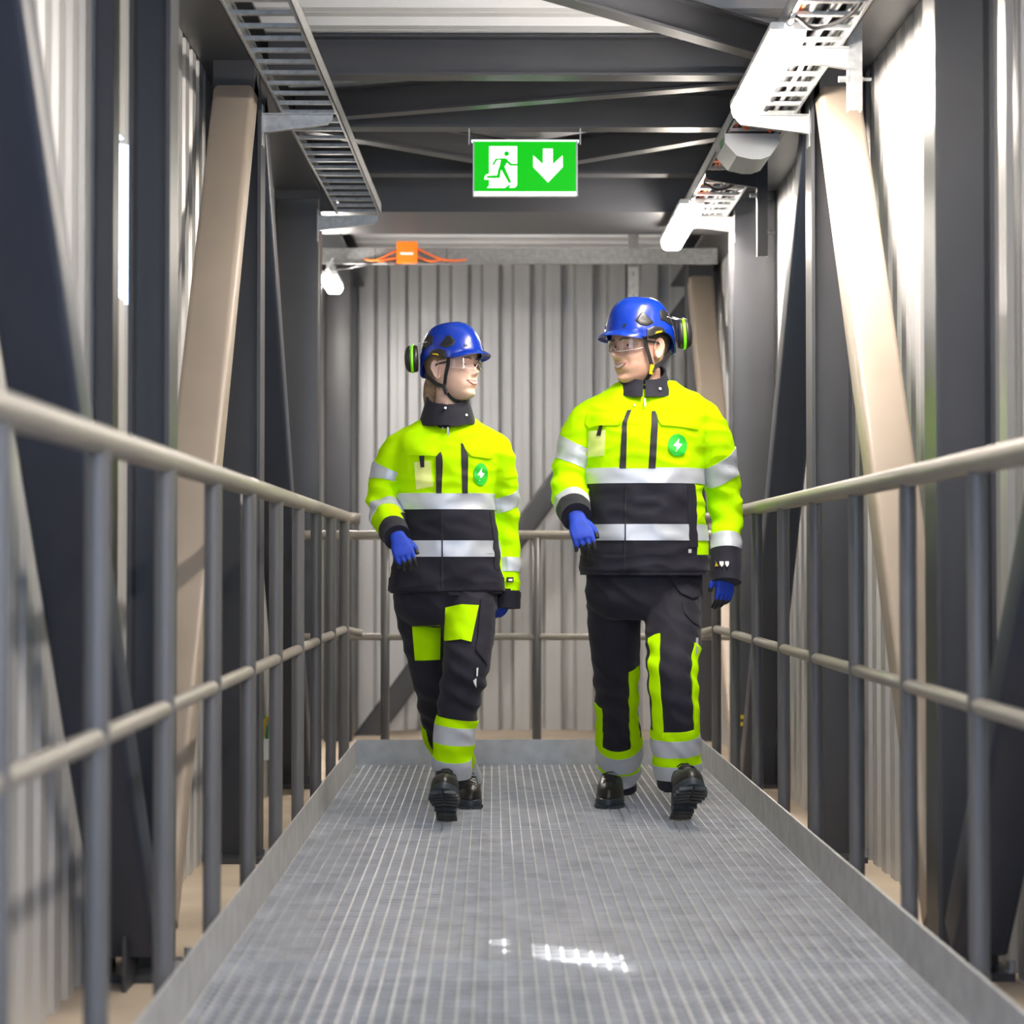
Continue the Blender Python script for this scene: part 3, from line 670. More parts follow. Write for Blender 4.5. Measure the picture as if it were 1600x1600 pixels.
def helmet_r(th, v, grow=0.0):
    """shell point: th = 0 front, +90 deg towards +x; v = 0 rim, 1 top"""
    c, s = math.cos(th), math.sin(th)
    ad = abs(math.degrees(math.atan2(s, c)))
    zr = lerp_tab([(0, 0.160), (25, 0.157), (50, 0.149), (75, 0.146), (92, 0.158), (105, 0.160), (120, 0.146), (140, 0.116), (160, 0.100), (180, 0.097)], ad)
    top = 0.282
    k = math.cos(v*math.pi/2)**0.62; zz = zr + (top-zr)*(math.sin(v*math.pi/2)**1.12)
    fr, bk, wd = 0.114+grow, 0.128+grow, 0.099+grow
    lean = 1.0 - 0.06*(1-v)*(1 if ad > 120 else 0)*(ad-120)/60
    x = wd*math.copysign(abs(s)**0.9, s)*k; y = (-fr if c > 0 else bk)*abs(c)**0.9*k*lean if c > 0 else bk*abs(c)**0.9*k*lean
    if c > 0: y = -fr*abs(c)**0.9*k
    return Vector((x, y, zz + grow*math.sin(v*math.pi/2)))

def build_head(P, tr, skin, lip, hairm, jaw, sexw, mouth_open):
    """face parts and helmet; tr maps head-local to the world"""
    hp = MB(); hp.rings(head_rings(jaw)); hm = hp.mesh('h'); fix_normals(hm); hb = bvh_of(hm); bpy.data.meshes.remove(hm)
    def surf(x, z, off=0.0):
        h = hb.ray_cast(Vector((x, -0.4, z)), Vector((0, 1, 0)), 1.0)
        return (h[0] if h[0] else Vector((x, -0.08, z))) + Vector((0, -off, 0))
    def T(mb): mb.v = [tuple(tr @ Vector(p)) for p in mb.v]; return mb
    body = P['body']
    # eyes with lids, brows
    for sg in (-1, 1):
        c = Vector((sg*0.0315, surf(sg*0.0315, 0.121).y + 0.0065, 0.121))
        g = MB(); rs = []
        for i in range(13):
            ph = math.pi*i/12; rs.append([c + Vector((0.0118*math.sin(ph)*math.cos(2*math.pi*k/20), -0.0118*math.cos(ph), 0.0118*math.sin(ph)*math.sin(2*math.pi*k/20))) for k in range(20)])
        g.rings(rs, cap=False); eye = T(g).build('eyeball', M['eye'], body, smooth=True)
        g = MB(); gaze = Vector((0.12*P['gaze'], -1, -0.02)).normalized(); rs = []
        for i in range(5):
            ph = R(26)*i/4; ux = gaze.cross(Vector((0, 0, 1))).normalized(); uz = ux.cross(gaze)
            rs.append([c + (gaze*math.cos(ph) + (ux*math.cos(2*math.pi*k/20)+uz*math.sin(2*math.pi*k/20))*math.sin(ph))*0.0122 for k in range(20)])
        g.rings(rs, cap=False); T(g).build('iris', M['iris'], eye, smooth=True)
        for up in (1, -1):                               # eyelids: bowed shells over the eyeball
            g = MB(); rows = []
            for i in range(7):
                row = []
                for j in range(17):
                    az = R(-78 + 156*j/16); lim = math.cos(az)**0.8*(19 if up > 0 else 13)
                    el = R(lim + (78-lim)*i/6)*up
                    row.append(c + Vector((math.sin(az)*math.cos(el), -math.cos(az)*math.cos(el), math.sin(el)))*0.0131)
                rows.append(row)
            g.grid(rows); T(g).build('eyelid', skin, eye, smooth=True)
        g = MB(); rows = [[], []]
        for j in range(15):                               # lash line
            az = R(-72+144*j/14); el = R(math.cos(az)**0.8*19)
            d_ = Vector((math.sin(az)*math.cos(el), -math.cos(az)*math.cos(el), math.sin(el)))
            rows[0].append(c + d_*0.0133); rows[1].append(c + d_*0.0133 + Vector((0, -0.0018*sexw - 0.0006, -0.0012)))
        g.grid(rows); T(g).build('lash_line', M['brow'], eye)
        g = MB(); q = []
        for j in range(9):
            u = j/8; x = sg*(0.013+0.036*u); z = 0.139 + 0.0065*math.sin(u*math.pi*0.75) - 0.004*u; q.append(surf(x, z, 0.0006))
        g.tube(q, [0.0022, 0.003, 0.0032, 0.0032, 0.003, 0.0027, 0.0024, 0.0018, 0.001], 6, 0.9); T(g).build('eyebrow', M['brow'] if sexw else M['hair_m'], body, smooth=True)
    # smiling mouth: dark opening, teeth, lips
    mz = 0.0575; hw = 0.0305
    up = lambda u: mz + 0.0075*u*u + 0.0022*(1-u*u) - 0.0012*math.exp(-(u/0.16)**2)
    lo = lambda u: mz + 0.0075*u*u - mouth_open*(1-u*u)**0.8
    rows = [[], [], []]; rt = [[], [], []]
    for j in range(25):
        u = -1 + 2*j/24; x = u*hw
        for k in range(3):
            z = up(u)*(1-k/2)+lo(u)*k/2; rows[k].append(surf(x, z, 0.0004))
            zt = up(u)*(1-k/2*0.86) + lo(u)*k/2*0.86; rt[k].append(surf(x*0.93, zt, 0.0010))
    g = MB(); g.grid(rows); mo = T(g).build('mouth', M['mouth'], body)
    g = MB(); g.grid(rt); T(g).build('teeth', M['teeth'], mo)
    for nm, fn, r0, dz in (('upper_lip', up, 0.0020, 0.0016), ('lower_lip', lo, 0.0026, -0.0018)):
        q = []; rr = []
        for j in range(25):
            u = -1 + 2*j/24; q.append(surf(u*hw*1.02, fn(u)+dz*(1-u*u)**0.5, -0.0006)); rr.append(0.0007 + r0*(1-u*u)**0.6)
        g = MB(); g.tube(q, rr, 8); T(g).build(nm, lip, body, smooth=True)
    # ears
    for sg in (-1, 1):
        g = MB(); rows = []
        n = 28
        for k in range(n):
            a = 2*math.pi*k/n; oy = 0.0175*math.cos(a)*(1.0 if math.sin(a) > -0.2 else 0.80) ; oz = 0.033*math.sin(a)
            row = []
            for (rr, dx) in ((1.0, -0.004), (1.03, 0.004), (0.97, 0.0085), (0.84, 0.0075), (0.72, 0.0035), (0.55, 0.0045), (0.42, 0.002), (0.2, -0.003)):
                yy_, zz_ = oy*rr - (0.004*(1-rr)), oz*rr
                flare = 0.010*(yy_+0.0175)/0.035
                row.append(Vector((sg*(0.0705+dx*1.15+flare), 0.016 + yy_ + 0.12*zz_, 0.112 + zz_)))
            rows.append(row)
        rows.append(rows[0]); g.grid(rows); T(g).build('ear', skin, body, smooth=True)
    # hair
    g = MB(); cols = 90; rws = 40; keep = {}
    vs_, fs_ = [], []
    for i in range(rws+1):
        z = 0.028 + (0.225-0.028)*i/rws
        for k in range(cols):
            a = 2*math.pi*k/cols; base = 0.006 if sexw else 0.0028
            p = head_pt(a, z, base + (0.0018 if sexw else 0.0005)*noise.noise(Vector((a*9, z*14, 3))), jaw, False); vs_.append(p)
    def inhair(a, z):
        ad = abs(math.degrees(math.atan2(math.sin(a), math.cos(a))))
        if sexw: lim = lerp_tab([(0.0, 150), (0.045, 128), (0.075, 118), (0.10, 112), (0.128, 108), (0.138, 96), (0.145, 70), (0.155, 45), (0.17, 20), (0.24, 0)], z)
        else: lim = lerp_tab([(0.0, 170), (0.05, 140), (0.085, 124), (0.12, 116), (0.135, 104), (0.142, 84), (0.155, 66), (0.17, 30), (0.24, 0)], z)
        return ad >= lim
    for i in range(rws):
        for k in range(cols):
            if inhair(2*math.pi*(k+0.5)/cols, 0.028+(0.225-0.028)*(i+0.5)/rws):
                k2 = (k+1) % cols; fs_.append((i*cols+k, i*cols+k2, (i+1)*cols+k2, (i+1)*cols+k))
    g.add(vs_, fs_); hair = T(g).build('hair', hairm, body, smooth=True)
    if sexw:
        g = MB(); q = cr([(-0.006, 0.070, 0.100, 0.038), (-0.008, 0.088, 0.060, 0.040), (-0.008, 0.098, 0.010, 0.034), (-0.004, 0.098, -0.045, 0.024), (0, 0.10, -0.11, 0.008)], 6)
        g.tube([a[:3] for a in q], [a[3] for a in q], 14, 0.8); T(g).build('ponytail', hairm, hair, smooth=True)
    # ---------------- helmet
    g = MB(); rows = []; rin = []
    nth, nv = 96, 26
    for i in range(nv+1):
        rows.append([helmet_r(2*math.pi*k/nth, min(i/nv, 0.995)) for k in range(nth)])
    for i in range(nv, -1, -1):
        rin.append([helmet_r(2*math.pi*k/nth, min(i/nv, 0.992), -0.005) for k in range(nth)])
    rim = []
    for i in range(nv+1):                                 # a raised ridge line over the crown
        for k in range(nth):
            p = rows[i][k]; a = math.atan2(p.x, -p.y)
            p.z += 0.0022*math.exp(-((p.x)/0.020)**2)*min(1, i/6)
            bulge = 0.0028*math.exp(-((p.z-0.172)/0.010)**2); p.x *= 1+bulge*6; p.y *= 1+bulge*6
    g.rings(rin + [[q.copy() for q in rows[0]]], cap=False); g.rings(rows, cap=False)
    top = rows[-1]; o0 = len(g.v); g.add([tuple(p) for p in top], [tuple(range(nth))])
    helm = T(g).build('helmet', M['helmet'], P['root'], angle=50); tag(helm, P['helmet_label'])
    # visor brim
    g = MB(); rows = []
    for j in range(33):
        a = R(-62+124*j/32); c_ = math.cos(a*90/62)
        p = helmet_r(a, 0.02); d_ = Vector((p.x, p.y, 0)).normalized(); ln = 0.030*max(0, c_)**0.7 + 0.001
        rows.append([p + Vector((0, 0, 0.010)) - d_*0.003, p + d_*ln*0.5 + Vector((0, 0, 0.003)), p + d_*ln + Vector((0, 0, -0.007)), p + d_*ln + Vector((0, 0, -0.0105)), p + d_*ln*0.5 + Vector((0, 0, -0.004)), p - d_*0.006 + Vector((0, 0, -0.002))])
    g.rings(rows); T(g).build('brim', M['helmet'], helm, angle=50)
    hb2 = lambda th, v: helmet_r(th, v)
    def patch(poly, m_, nm, sg, off=0.0016, res=8):       # black vent insert on the shell: outline in (angle, v)
        g = MB(); cx = sum(p[0] for p in poly)/len(poly); cv = sum(p[1] for p in poly)/len(poly); rs = []
        for s_, of in ((1.0, -0.001), (1.0, off), (0.86, off+0.0012), (0.5, off+0.0012), (0.05, off+0.0004)):
            rs.append([helmet_r(sg*R(cx+(a-cx)*s_), cv+(v-cv)*s_, of+0.0012) for a, v in poly])
        g.rings(rs, cap=False); g.add(rs[-1], [tuple(range(len(poly)))]); return T(g).build(nm, m_, helm, angle=35)
    def dens(poly, n=4): 
        out = []
        for i in range(len(poly)):
            a, b2 = poly[i], poly[(i+1) % len(poly)]
            out += [(a[0]+(b2[0]-a[0])*k/n, a[1]+(b2[1]-a[1])*k/n) for k in range(n)]
        return out
    for sg in (-1, 1):
        patch(dens([(50, 0.27), (60, 0.40), (67, 0.42), (84, 0.22), (70, 0.19), (58, 0.20)]), M['black_pl'], 'vent', sg)
        patch(dens([(95, 0.25), (96, 0.40), (103, 0.46), (118, 0.43), (123, 0.23), (111, 0.20)]), M['black_pl'], 'ear_muff_mount', sg)
        patch(dens([(70, 0.00), (71, 0.13), (82, 0.165), (96, 0.10), (100, 0.0), (86, 0.0)]), M['black_pl'], 'lamp_clip', sg, 0.004)
        patch(dens([(83, 0.02), (86, 0.055), (94, 0.045), (92, 0.015)]), M['ylw_b'], 'yellow_tab', sg, 0.0065)
        patch(dens([(24, 0.13), (27, 0.19), (33, 0.19), (31, 0.13)]), M['black_pl'], 'front_slot', sg, 0.0005)
        # ear muff swung up behind the helmet
        c = Vector((sg*0.098, 0.103, 0.160)); nrm = Vector((sg*0.55, 0.83, 0.04)).normalized(); uz = Vector((0, -0.05, 1)); uz = (uz-nrm*uz.dot(nrm)).normalized(); ux = uz.cross(nrm)
        def cup(nm, prof, m_):
            g = MB(); rs = []
            for d, kx, kz in prof: rs.append([c + nrm*d + ux*math.cos(2*math.pi*k/28)*0.039*kx*(1-0.10*math.sin(2*math.pi*k/28)) + uz*math.sin(2*math.pi*k/28)*0.050*kz for k in range(28)])
            g.rings(rs); return T(g).build(nm, m_, helm, smooth=True)
        cup('ear_muff_cushion', [(-0.018, 0.80, 0.82), (-0.016, 0.92, 0.93), (-0.008, 0.98, 0.98), (-0.002, 0.95, 0.95)], M['black_pl'])
        cup('ear_muff_ring', [(-0.003, 0.98, 0.98), (-0.002, 1.03, 1.03), (0.005, 1.03, 1.03), (0.007, 0.98, 0.98)], M['lime'])
        cup('ear_muff_cup', [(0.006, 0.98, 0.98), (0.014, 0.95, 0.95), (0.021, 0.84, 0.85), (0.026, 0.64, 0.66), (0.029, 0.35, 0.36), (0.030, 0.06, 0.06)], M['black_pl'])
        a = helmet_r(sg*R(112), 0.32, 0.006)
        for dy in (-0.010, 0.012):
            g = MB(); g.tube(cr([tuple(a + Vector((0, dy, 0))), tuple(a.lerp(c, 0.4) + Vector((sg*0.012, 0.010+dy, 0.012))), tuple(c + nrm*0.004 + ux*dy*3*sg + uz*0.047), tuple(c + nrm*0.010 + ux*dy*2*sg + uz*0.015)], 7), 0.0016, 6); T(g).build('ear_muff_wire', M['chrome'], helm, smooth=True)
        # chin straps
        jn = Vector((sg*(0.0715 if not sexw else 0.066), -0.004, 0.047)); top_f = Vector((sg*0.0865, -0.046, 0.152)); top_b = Vector((sg*0.066, 0.078, 0.105))
        def strap(pts, nm='chin_strap', wd=0.0068):
            g = MB(); q = cr(pts, 8); rs = []
            for i, p in enumerate(q):
                p = Vector(p); t_ = Vector(q[min(i+1, len(q)-1)]) - Vector(q[max(i-1, 0)]); t_.normalize()
                n_ = Vector((p.x, p.y*0.4, (p.z-0.10)*0.2 if p.z < 0.03 else 0)).normalized(); s_ = t_.cross(n_).normalized(); n_ = s_.cross(t_)
                rs.append([p + s_*wd + n_*0.0009, p - s_*wd + n_*0.0009, p - s_*wd - n_*0.0009, p + s_*wd - n_*0.0009])
            g.rings(rs); T(g).build(nm, M['black_f'], helm)
        strap([tuple(top_f), (sg*0.0815, -0.036, 0.118), (sg*0.0785, -0.022, 0.085), tuple(jn)])
        strap([tuple(top_b), (sg*0.074, 0.055, 0.085), (sg*0.0745, 0.026, 0.062), tuple(jn)])
        strap([tuple(jn), (sg*0.060, -0.012, 0.022), (sg*0.046, -0.022, 0.002), (sg*0.024, -0.030, -0.006), (0, -0.033, -0.007)])
        if not sexw:
            g = MB(); g.beam(jn + Vector((sg*0.003, -0.004, 0.011)), jn + Vector((sg*0.002, -0.008, -0.020)), (0, 1, 0), 0.015, 0.007, 0.002); T(g).build('buckle', M['ylw_b'], helm, angle=40)
            g = MB(); g.beam(jn + Vector((sg*0.006, 0.004, 0.002)), jn + Vector((sg*0.006, -0.004, -0.014)), (0, 1, 0), 0.007, 0.006, 0.002); T(g).build('buckle_clasp', M['black_pl'], helm, angle=40)
        else:
            g = MB(); g.beam(jn + Vector((sg*0.002, 0.002, 0.008)), jn + Vector((sg*0.002, -0.008, -0.026)), (0, 1, 0), 0.016, 0.006, 0.002); T(g).build('buckle', M['black_pl'], helm, angle=40)
    # safety glasses
    frame = None
    g = MB(); rows = []
    for i in range(9):
        v = i/8; row = []
        for j in range(45):
            a = R(-74+148*j/44); x = 0.0785*math.sin(a); y = -0.106*math.cos(a)**0.8 - 0.004
            notch = math.exp(-(x/0.011)**2)
            z0 = 0.101 + 0.019*notch + 0.012*(abs(a)/R(74))**3; z1 = 0.142 - 0.004*(abs(a)/R(74))**2
            row.append(Vector((x, y, z0+(z1-z0)*v)))
        rows.append(row)
    g.grid(rows); glasses = T(g).build('safety_glasses', M['lens'], P['root'], smooth=True)
    tag(glasses, 'clear wrap-around safety glasses')
    edge = [tuple(p) for p in rows[0]]
    g = MB(); g.tube([Vector(p) for p in edge], 0.0008, 6); T(g).build('lower_edge', M['white_pl'], glasses)
    for sg in (-1, 1):
        g = MB(); g.beam((sg*0.0755, -0.036, 0.133), (sg*0.0800, 0.012, 0.130), (0, 0, 1), 0.0065, 0.003); g.beam((sg*0.0800, 0.012, 0.130), (sg*0.0775, 0.030, 0.121), (0, 0, 1), 0.005, 0.003); T(g).build('temple_arm', M['black_pl'], glasses)

# ------------------------------------------------------------------ gloves and boots
def build_glove(P, wrist, M3, thumb, label, curl=1.0, scale=1.0):
    """M3: 3x3 frame (columns: across towards the index side, palm normal, up the wrist); thumb on the +across side"""
    g = MB()
    def Q(x, y, z): return wrist + (M3 @ Vector((x, y, z)))*scale
    rs = []
    for z, hx, hy, cx, cy in ((0.030, 0.032, 0.027, 0, 0), (0.0, 0.031, 0.022, 0, 0), (-0.025, 0.035, 0.019, 0.001, 0.001), (-0.055, 0.042, 0.0175, 0.0, 0.002), (-0.082, 0.043, 0.0155, 0.0, 0.002), (-0.100, 0.040, 0.012, 0, 0.003), (-0.106, 0.034, 0.008, 0, 0.003)):
        rs.append([Q(cx+hx*math.copysign(abs(math.cos(2*math.pi*k/20))**0.8, math.cos(2*math.pi*k/20)), cy+hy*math.copysign(abs(math.sin(2*math.pi*k/20))**0.8, math.sin(2*math.pi*k/20)), z) for k in range(20)])
    g.rings(rs)
    tips = []
    for bx, L, c0 in ((0.0325, 0.074, 24), (0.011, 0.083, 30), (-0.0108, 0.078, 34), (-0.0315, 0.062, 38)):
        p = Vector((bx, 0.002, -0.092)); a = R(c0*0.55*curl); pts = [(p + Vector((0, -0.002, 0.022)), 0.0108), (p, 0.0108)]
        for seg, k in ((0.44, 1.0), (0.31, 1.15), (0.25, 0.8)):
            a += R(c0*curl*0.42*k*1.6) if seg != 0.44 else 0
            p = p + Vector((bx*0.06, math.sin(a), -math.cos(a)))*L*seg; pts.append((p.copy(), 0.0098 - 0.0006*len(pts)))
        q = cr([(Q(*v)[0], Q(*v)[1], Q(*v)[2], r*scale) for v, r in pts], 5); g.tube([Vector(a_[:3]) for a_ in q], [a_[3] for a_ in q], 12); tips.append(Vector(pts[-1][0]))
    tp = [(Vector((0.020, 0.004, -0.018)), 0.0140), (Vector((0.040, 0.010, -0.042)), 0.0128), (Vector((0.052, 0.019, -0.068)), 0.0112), (Vector((0.053, 0.028, -0.094)), 0.0090)]
    q = cr([(Q(*v)[0], Q(*v)[1], Q(*v)[2], r*scale) for v, r in tp], 6); g.tube([Vector(a_[:3]) for a_ in q], [a_[3] for a_ in q], 12)
    me = evaluated(g, 0.0032, 2)
    # the palm side and the finger ends are dipped in a dark coating
    inv = M3.inverted(); mi = []
    me.update()
    for f in me.polygons:
        l = inv @ (Vector(f.center) - wrist)/scale; n = inv @ Vector(f.normal)
        dark = (l.z < -0.122 + 0.003*math.sin(l.x*300)) or (l.y > 0.030) or (n.y > 0.45 and l.z < -0.015) or (l.x > 0.046 and l.z < -0.078)
        mi.append(1 if dark else 0)
    me.materials.append(M['glove']); me.materials.append(M['glove_p'])
    me.polygons.foreach_set('material_index', mi)
    o = link('glove', me, None, P['root'], smooth=True); tag(o, label); return o
def build_boot(P, heel, yaw, pitch, label, scale=1.0, roll=0.0):
    Mx = Matrix.Translation(heel) @ Matrix.Rotation(yaw, 4, 'Z') @ Matrix.Rotation(-pitch, 4, 'X') @ Matrix.Rotation(roll, 4, 'Y') @ Matrix.Scale(scale, 4)
    def T(mb): mb.v = [tuple(Mx @ Vector(p)) for p in mb.v]; return mb
    def outline(k, n=40, grow=0.0):
        pts = []
        for i in range(n):
            a = 2*math.pi*i/n; s_, c_ = math.sin(a), math.cos(a)
            y = -0.145 - 0.148*c_*(1+grow)
            u = (0.003 - y)/0.296; wd = lerp_tab([(0, 0.034), (0.12, 0.039), (0.35, 0.037), (0.55, 0.043), (0.74, 0.053), (0.9, 0.048), (1, 0.036)], u)
            x = math.copysign(abs(s_)**0.75, s_)*wd*(1+grow)*k; pts.append((x, y))
        return pts
    g = MB(); rs = []
    for z, back, front, k in ((0.024, 0.0, 0.0, 1.0), (0.045, 0.0, 0.002, 1.0), (0.062, 0.001, 0.008, 0.97), (0.078, 0.003, 0.026, 0.92), (0.090, 0.006, 0.065, 0.86), (0.103, 0.007, 0.105, 0.84), (0.120, 0.006, 0.138, 0.86), (0.145, 0.004, 0.152, 0.92), (0.165, 0.002, 0.154, 0.96)):
        ring = []
        for x, y in outline(k, 40):
            v = (0.003-y)/0.296; yy_ = 0.003-back - v*(0.296-front-back); wl_ = x
            if front > 0.05: u2 = min(1, front/0.13); hw_ = lerp_tab([(0, 0.8), (0.5, 1.0), (1, 0.8)], v); wl_ = x*(1-u2) + math.copysign(min(abs(x)*1.15, 0.046*hw_*k), x)*u2
            ring.append((wl_, yy_, z))
        rs.append(ring)
    g.rings(rs); boot = T(g).build('boot', M['leather'], P['root'], smooth=True); tag(boot, label)
    g = MB(); rs = []
    for z, gr in ((0.010, -0.01), (0.012, 0.03), (0.026, 0.045), (0.033, 0.03), (0.035, 0.0)): rs.append([(x, y, z) for x, y in outline(1.0, 40, gr)])
    g.rings(rs); sole = T(g).build('sole', M['rubber'], boot, angle=40)
    for k in range(7):                                    # tread lugs
        y = -0.275 + 0.026*k
        if k == 5: continue
        for sg in (-1, 1):
            g = MB(); wd = lerp_tab([(0, 0.034), (0.12, 0.039), (0.35, 0.037), (0.55, 0.043), (0.74, 0.053), (0.9, 0.046), (1, 0.034)], -y/0.296)
            g.prism([(0.003*sg, 0), (sg*wd, 0.014), (sg*wd, 0.000), (0.003*sg, -0.013)], (0, y, 0.005), (1, 0, 0), (0, 1, 0), 0.010); T(g).build('tread_lug', M['rubber'], sole)
    for k in range(3):
        g = MB(); y = -0.018-0.028*k; g.prism([(-0.034, -0.010), (0.034, -0.010), (0.036, 0.004), (0, 0.014), (-0.036, 0.004)], (0, y, 0.005), (1, 0, 0), (0, 1, 0), 0.010); T(g).build('tread_lug', M['rubber'], sole)
    g = MB(); rs = []                                      # lacing tongue
    path = cr([(-0.246, 0.086), (-0.222, 0.096), (-0.190, 0.110), (-0.161, 0.128), (-0.148, 0.152)], 3)
    for y, z in path: rs.append([(-0.017, y+0.004, z-0.006), (-0.010, y-0.001, z+0.004), (0.010, y-0.001, z+0.004), (0.017, y+0.004, z-0.006)])
    for j in range(5):
        y, z = path[1+2*j]; y -= 0.003; z += 0.004
        g = MB(); g.tube([(-0.024, y+0.006, z-0.008), (-0.010, y, z), (0.010, y, z+0.001), (0.024, y+0.006, z-0.008)], 0.0022, 6); T(g).build('lace', M['black_f'], boot, smooth=True)
    return boot

# ------------------------------------------------------------------ one worker
def worker(C):
    P = {'gaze': C['gaze'], 'helmet_label': C['helmet_label']}
    root = thing('person', C['label'], 'person', C['base']); P['root'] = root
    Y0 = C['Y0']
    NOSE[0] = C['nose']
    # ---- jacket: trunk and both sleeves grown into one skin
    mb = MB(); tr_samples = []; rs = []
    tab = C['trunk']; n = 48
    q = cr([((xl+xr)/2, (xr-xl)/2, y, hd, dy) for y, xl, xr, hd, dy in tab], 5)
    for cx, hw, y, hd, dy in q:
        c = W(cx, y, Y0); hwm = hw*Y0/FPX; c.y += dy
        rs.append([c + Vector((math.copysign(abs(math.cos(2*math.pi*k/n))**0.82, math.cos(2*math.pi*k/n))*hwm, math.copysign(abs(math.sin(2*math.pi*k/n))**0.88, math.sin(2*math.pi*k/n))*hd, 0)) for k in range(n)])
        tr_samples.append((c, max(hwm, hd)))
    mb.rings(rs)
    arms = {}
    for k in ('arm_r', 'arm_l'):
        arms[k] = Axis(limb(mb, [(W(x, y, Y), r) for x, y, Y, r in C[k]], 22, 6, 1.0, 1))
    jm = evaluated(mb, 0.0065, 7, 0.5)
    sd0 = C['seed']
    elb = [arms['arm_r'].at(0.55)[0], arms['arm_l'].at(0.5)[0]]
    def jfold(p):
        v = noise.noise(Vector((p.x*9+sd0, p.y*9, p.z*6)))*0.0070
        v += (ridge(Vector((p.x+sd0, p.y, p.z)), 1, (9, 7, 20))-0.45)*0.0062
        for e in elb:
            d = (p-e).length
            if d < 0.16: v += (1-d/0.16)*0.0075*math.sin((p.z*0.9+p.x*(0.5))*95+3*noise.noise(p*6))
        return v
    displace(jm, jfold)
    jb = bvh_of(jm)
    jm.materials.append(M['hivis']); jm.materials.append(M['navy']); mi = []
    zh, zn = W(0, C['hem_y']+5, Y0).z, W(0, C['band1'][1]+5, Y0).z; tc0 = tr_samples[0][0]
    ends = [(arms[k].at(1.0)[0], arms[k].at(1.0-0.09)[0]) for k in arms]
    for f in jm.polygons:
        c = f.center; hw_ = max(abs(p.x-tc0.x) for p in rs[0])
        an = math.degrees(math.atan2(c.x-tc0.x, -(c.y-Y0)))
        nav = abs(c.x-tc0.x) < hw_*1.04 and (c.z < zh or (c.z < zn and C['navy_a'][0]+6 < an < C['navy_a'][1]-6 and abs(c.x-tc0.x) < hw_*0.9 and abs(c.y-Y0) < C['trunk'][0][3]*1.04))
        for e1, e0 in ends:
            dd = (e1-e0).normalized(); al = (c-e0).dot(dd)
            if al > 0.004 and (c-e0-dd*al).length < 0.066 and (c-e1).length < 0.085: nav = True
        mi.append(1 if nav else 0)
    jm.polygons.foreach_set('material_index', mi)
    jacket = link('jacket', jm, None, root, smooth=True); tag(jacket, 'fluorescent yellow and navy work jacket')
    trunk = Axis([(c, r) for c, r in tr_samples])
    def ty(y):                                             # trunk parameter of an image row
        best = min(range(len(tr_samples)), key=lambda i: abs(tr_samples[i][0].z - W(0, y, Y0).z)); return trunk.d[best]/trunk.L
    zt = lambda y: W(0, y, Y0).z
    # sheets around the trunk, by image row and angle (0 = front, + = towards +X)
    def around(nm, y0, y1, a0, a1, off, m, na=72, nt=8, par=jacket, shape=None, sides=1.18):
        g = []
        for i in range(nt+1):
            row = []
            for j in range(na+1):
                u, v = j/na, i/nt; a = R(a0+(a1-a0)*u); y = y0+(y1-y0)*v
                if shape: y = shape(a, y, v)
                z = zt(y); best = min(tr_samples, key=lambda s_: abs(s_[0].z-z)); c = Vector((best[0].x, best[0].y, z))
                dr = Vector((math.sin(a), -math.cos(a), 0))
                # radius of the trunk section in this direction, to stop at the sleeve
                i_ = tr_samples.index(best); ring = rs[i_]; hwm = max(abs(p.x-c.x) for p in ring); hdm = max(abs(p.y-best[0].y) for p in ring)
                e1 = (abs(dr.x)/hwm)**2.35 + (abs(dr.y)/hdm)**2.35; rad = (1/e1)**(1/2.35)
                h = jb.ray_cast(c, dr, rad*sides)
                row.append((h[0] if h[0] else c+dr*rad) + dr*off)
            g.append(row)
        mbb = MB(); mbb.grid(g)
        inner = [[p - (p - Vector((tr_samples[0][0].x, Y0, p.z))).normalized()*(off+0.002) for p in r_] for r_ in g]
        border = []
        for ra, rb in ((g[0], inner[0]), (g[-1], inner[-1])): mbb.grid([ra, rb])
        mbb.grid([[r_[0] for r_ in g], [r_[0] for r_ in inner]]); mbb.grid([[r_[-1] for r_ in g], [r_[-1] for r_ in inner]])
        if nm == 'hem_panel':
            c0 = tr_samples[0][0]; low = [q + Vector((0, 0, -0.010)) for q in g[-1]]
            mbb.grid([g[-1], low]); mbb.grid([low, [Vector((c0.x, c0.y, q.z)).lerp(q, 0.05) for q in low]])
        return mbb.build(nm, m, par, angle=50)
    B1, B2, HEM = C['band1'], C['band2'], C['hem']
    around('lower_panel', B1[1], HEM-1, C['navy_a'][0], C['navy_a'][1], 0.0022, M['navy'], 96, 24, shape=lambda a, y, v: y)
    around('hem_panel', C['hem_y'], HEM+1, -179, 179, 0.0045, M['navy'], 120, 14)
    bt = around('reflective_band', B1[0], B1[1], -179, 179, 0.0038, M['tape'], 120, 4, shape=C.get('band_shape'))
    around('reflective_band', B2[0], B2[1], -179, 179, 0.0038, M['tape'], 120, 4, shape=C.get('band_shape'))
    for a0, a1 in C['side_pocket']: around('pocket_edge', B1[1]+3, C['hem_y']-12, a0, a1, 0.0055, M['navy'], 6, 10)
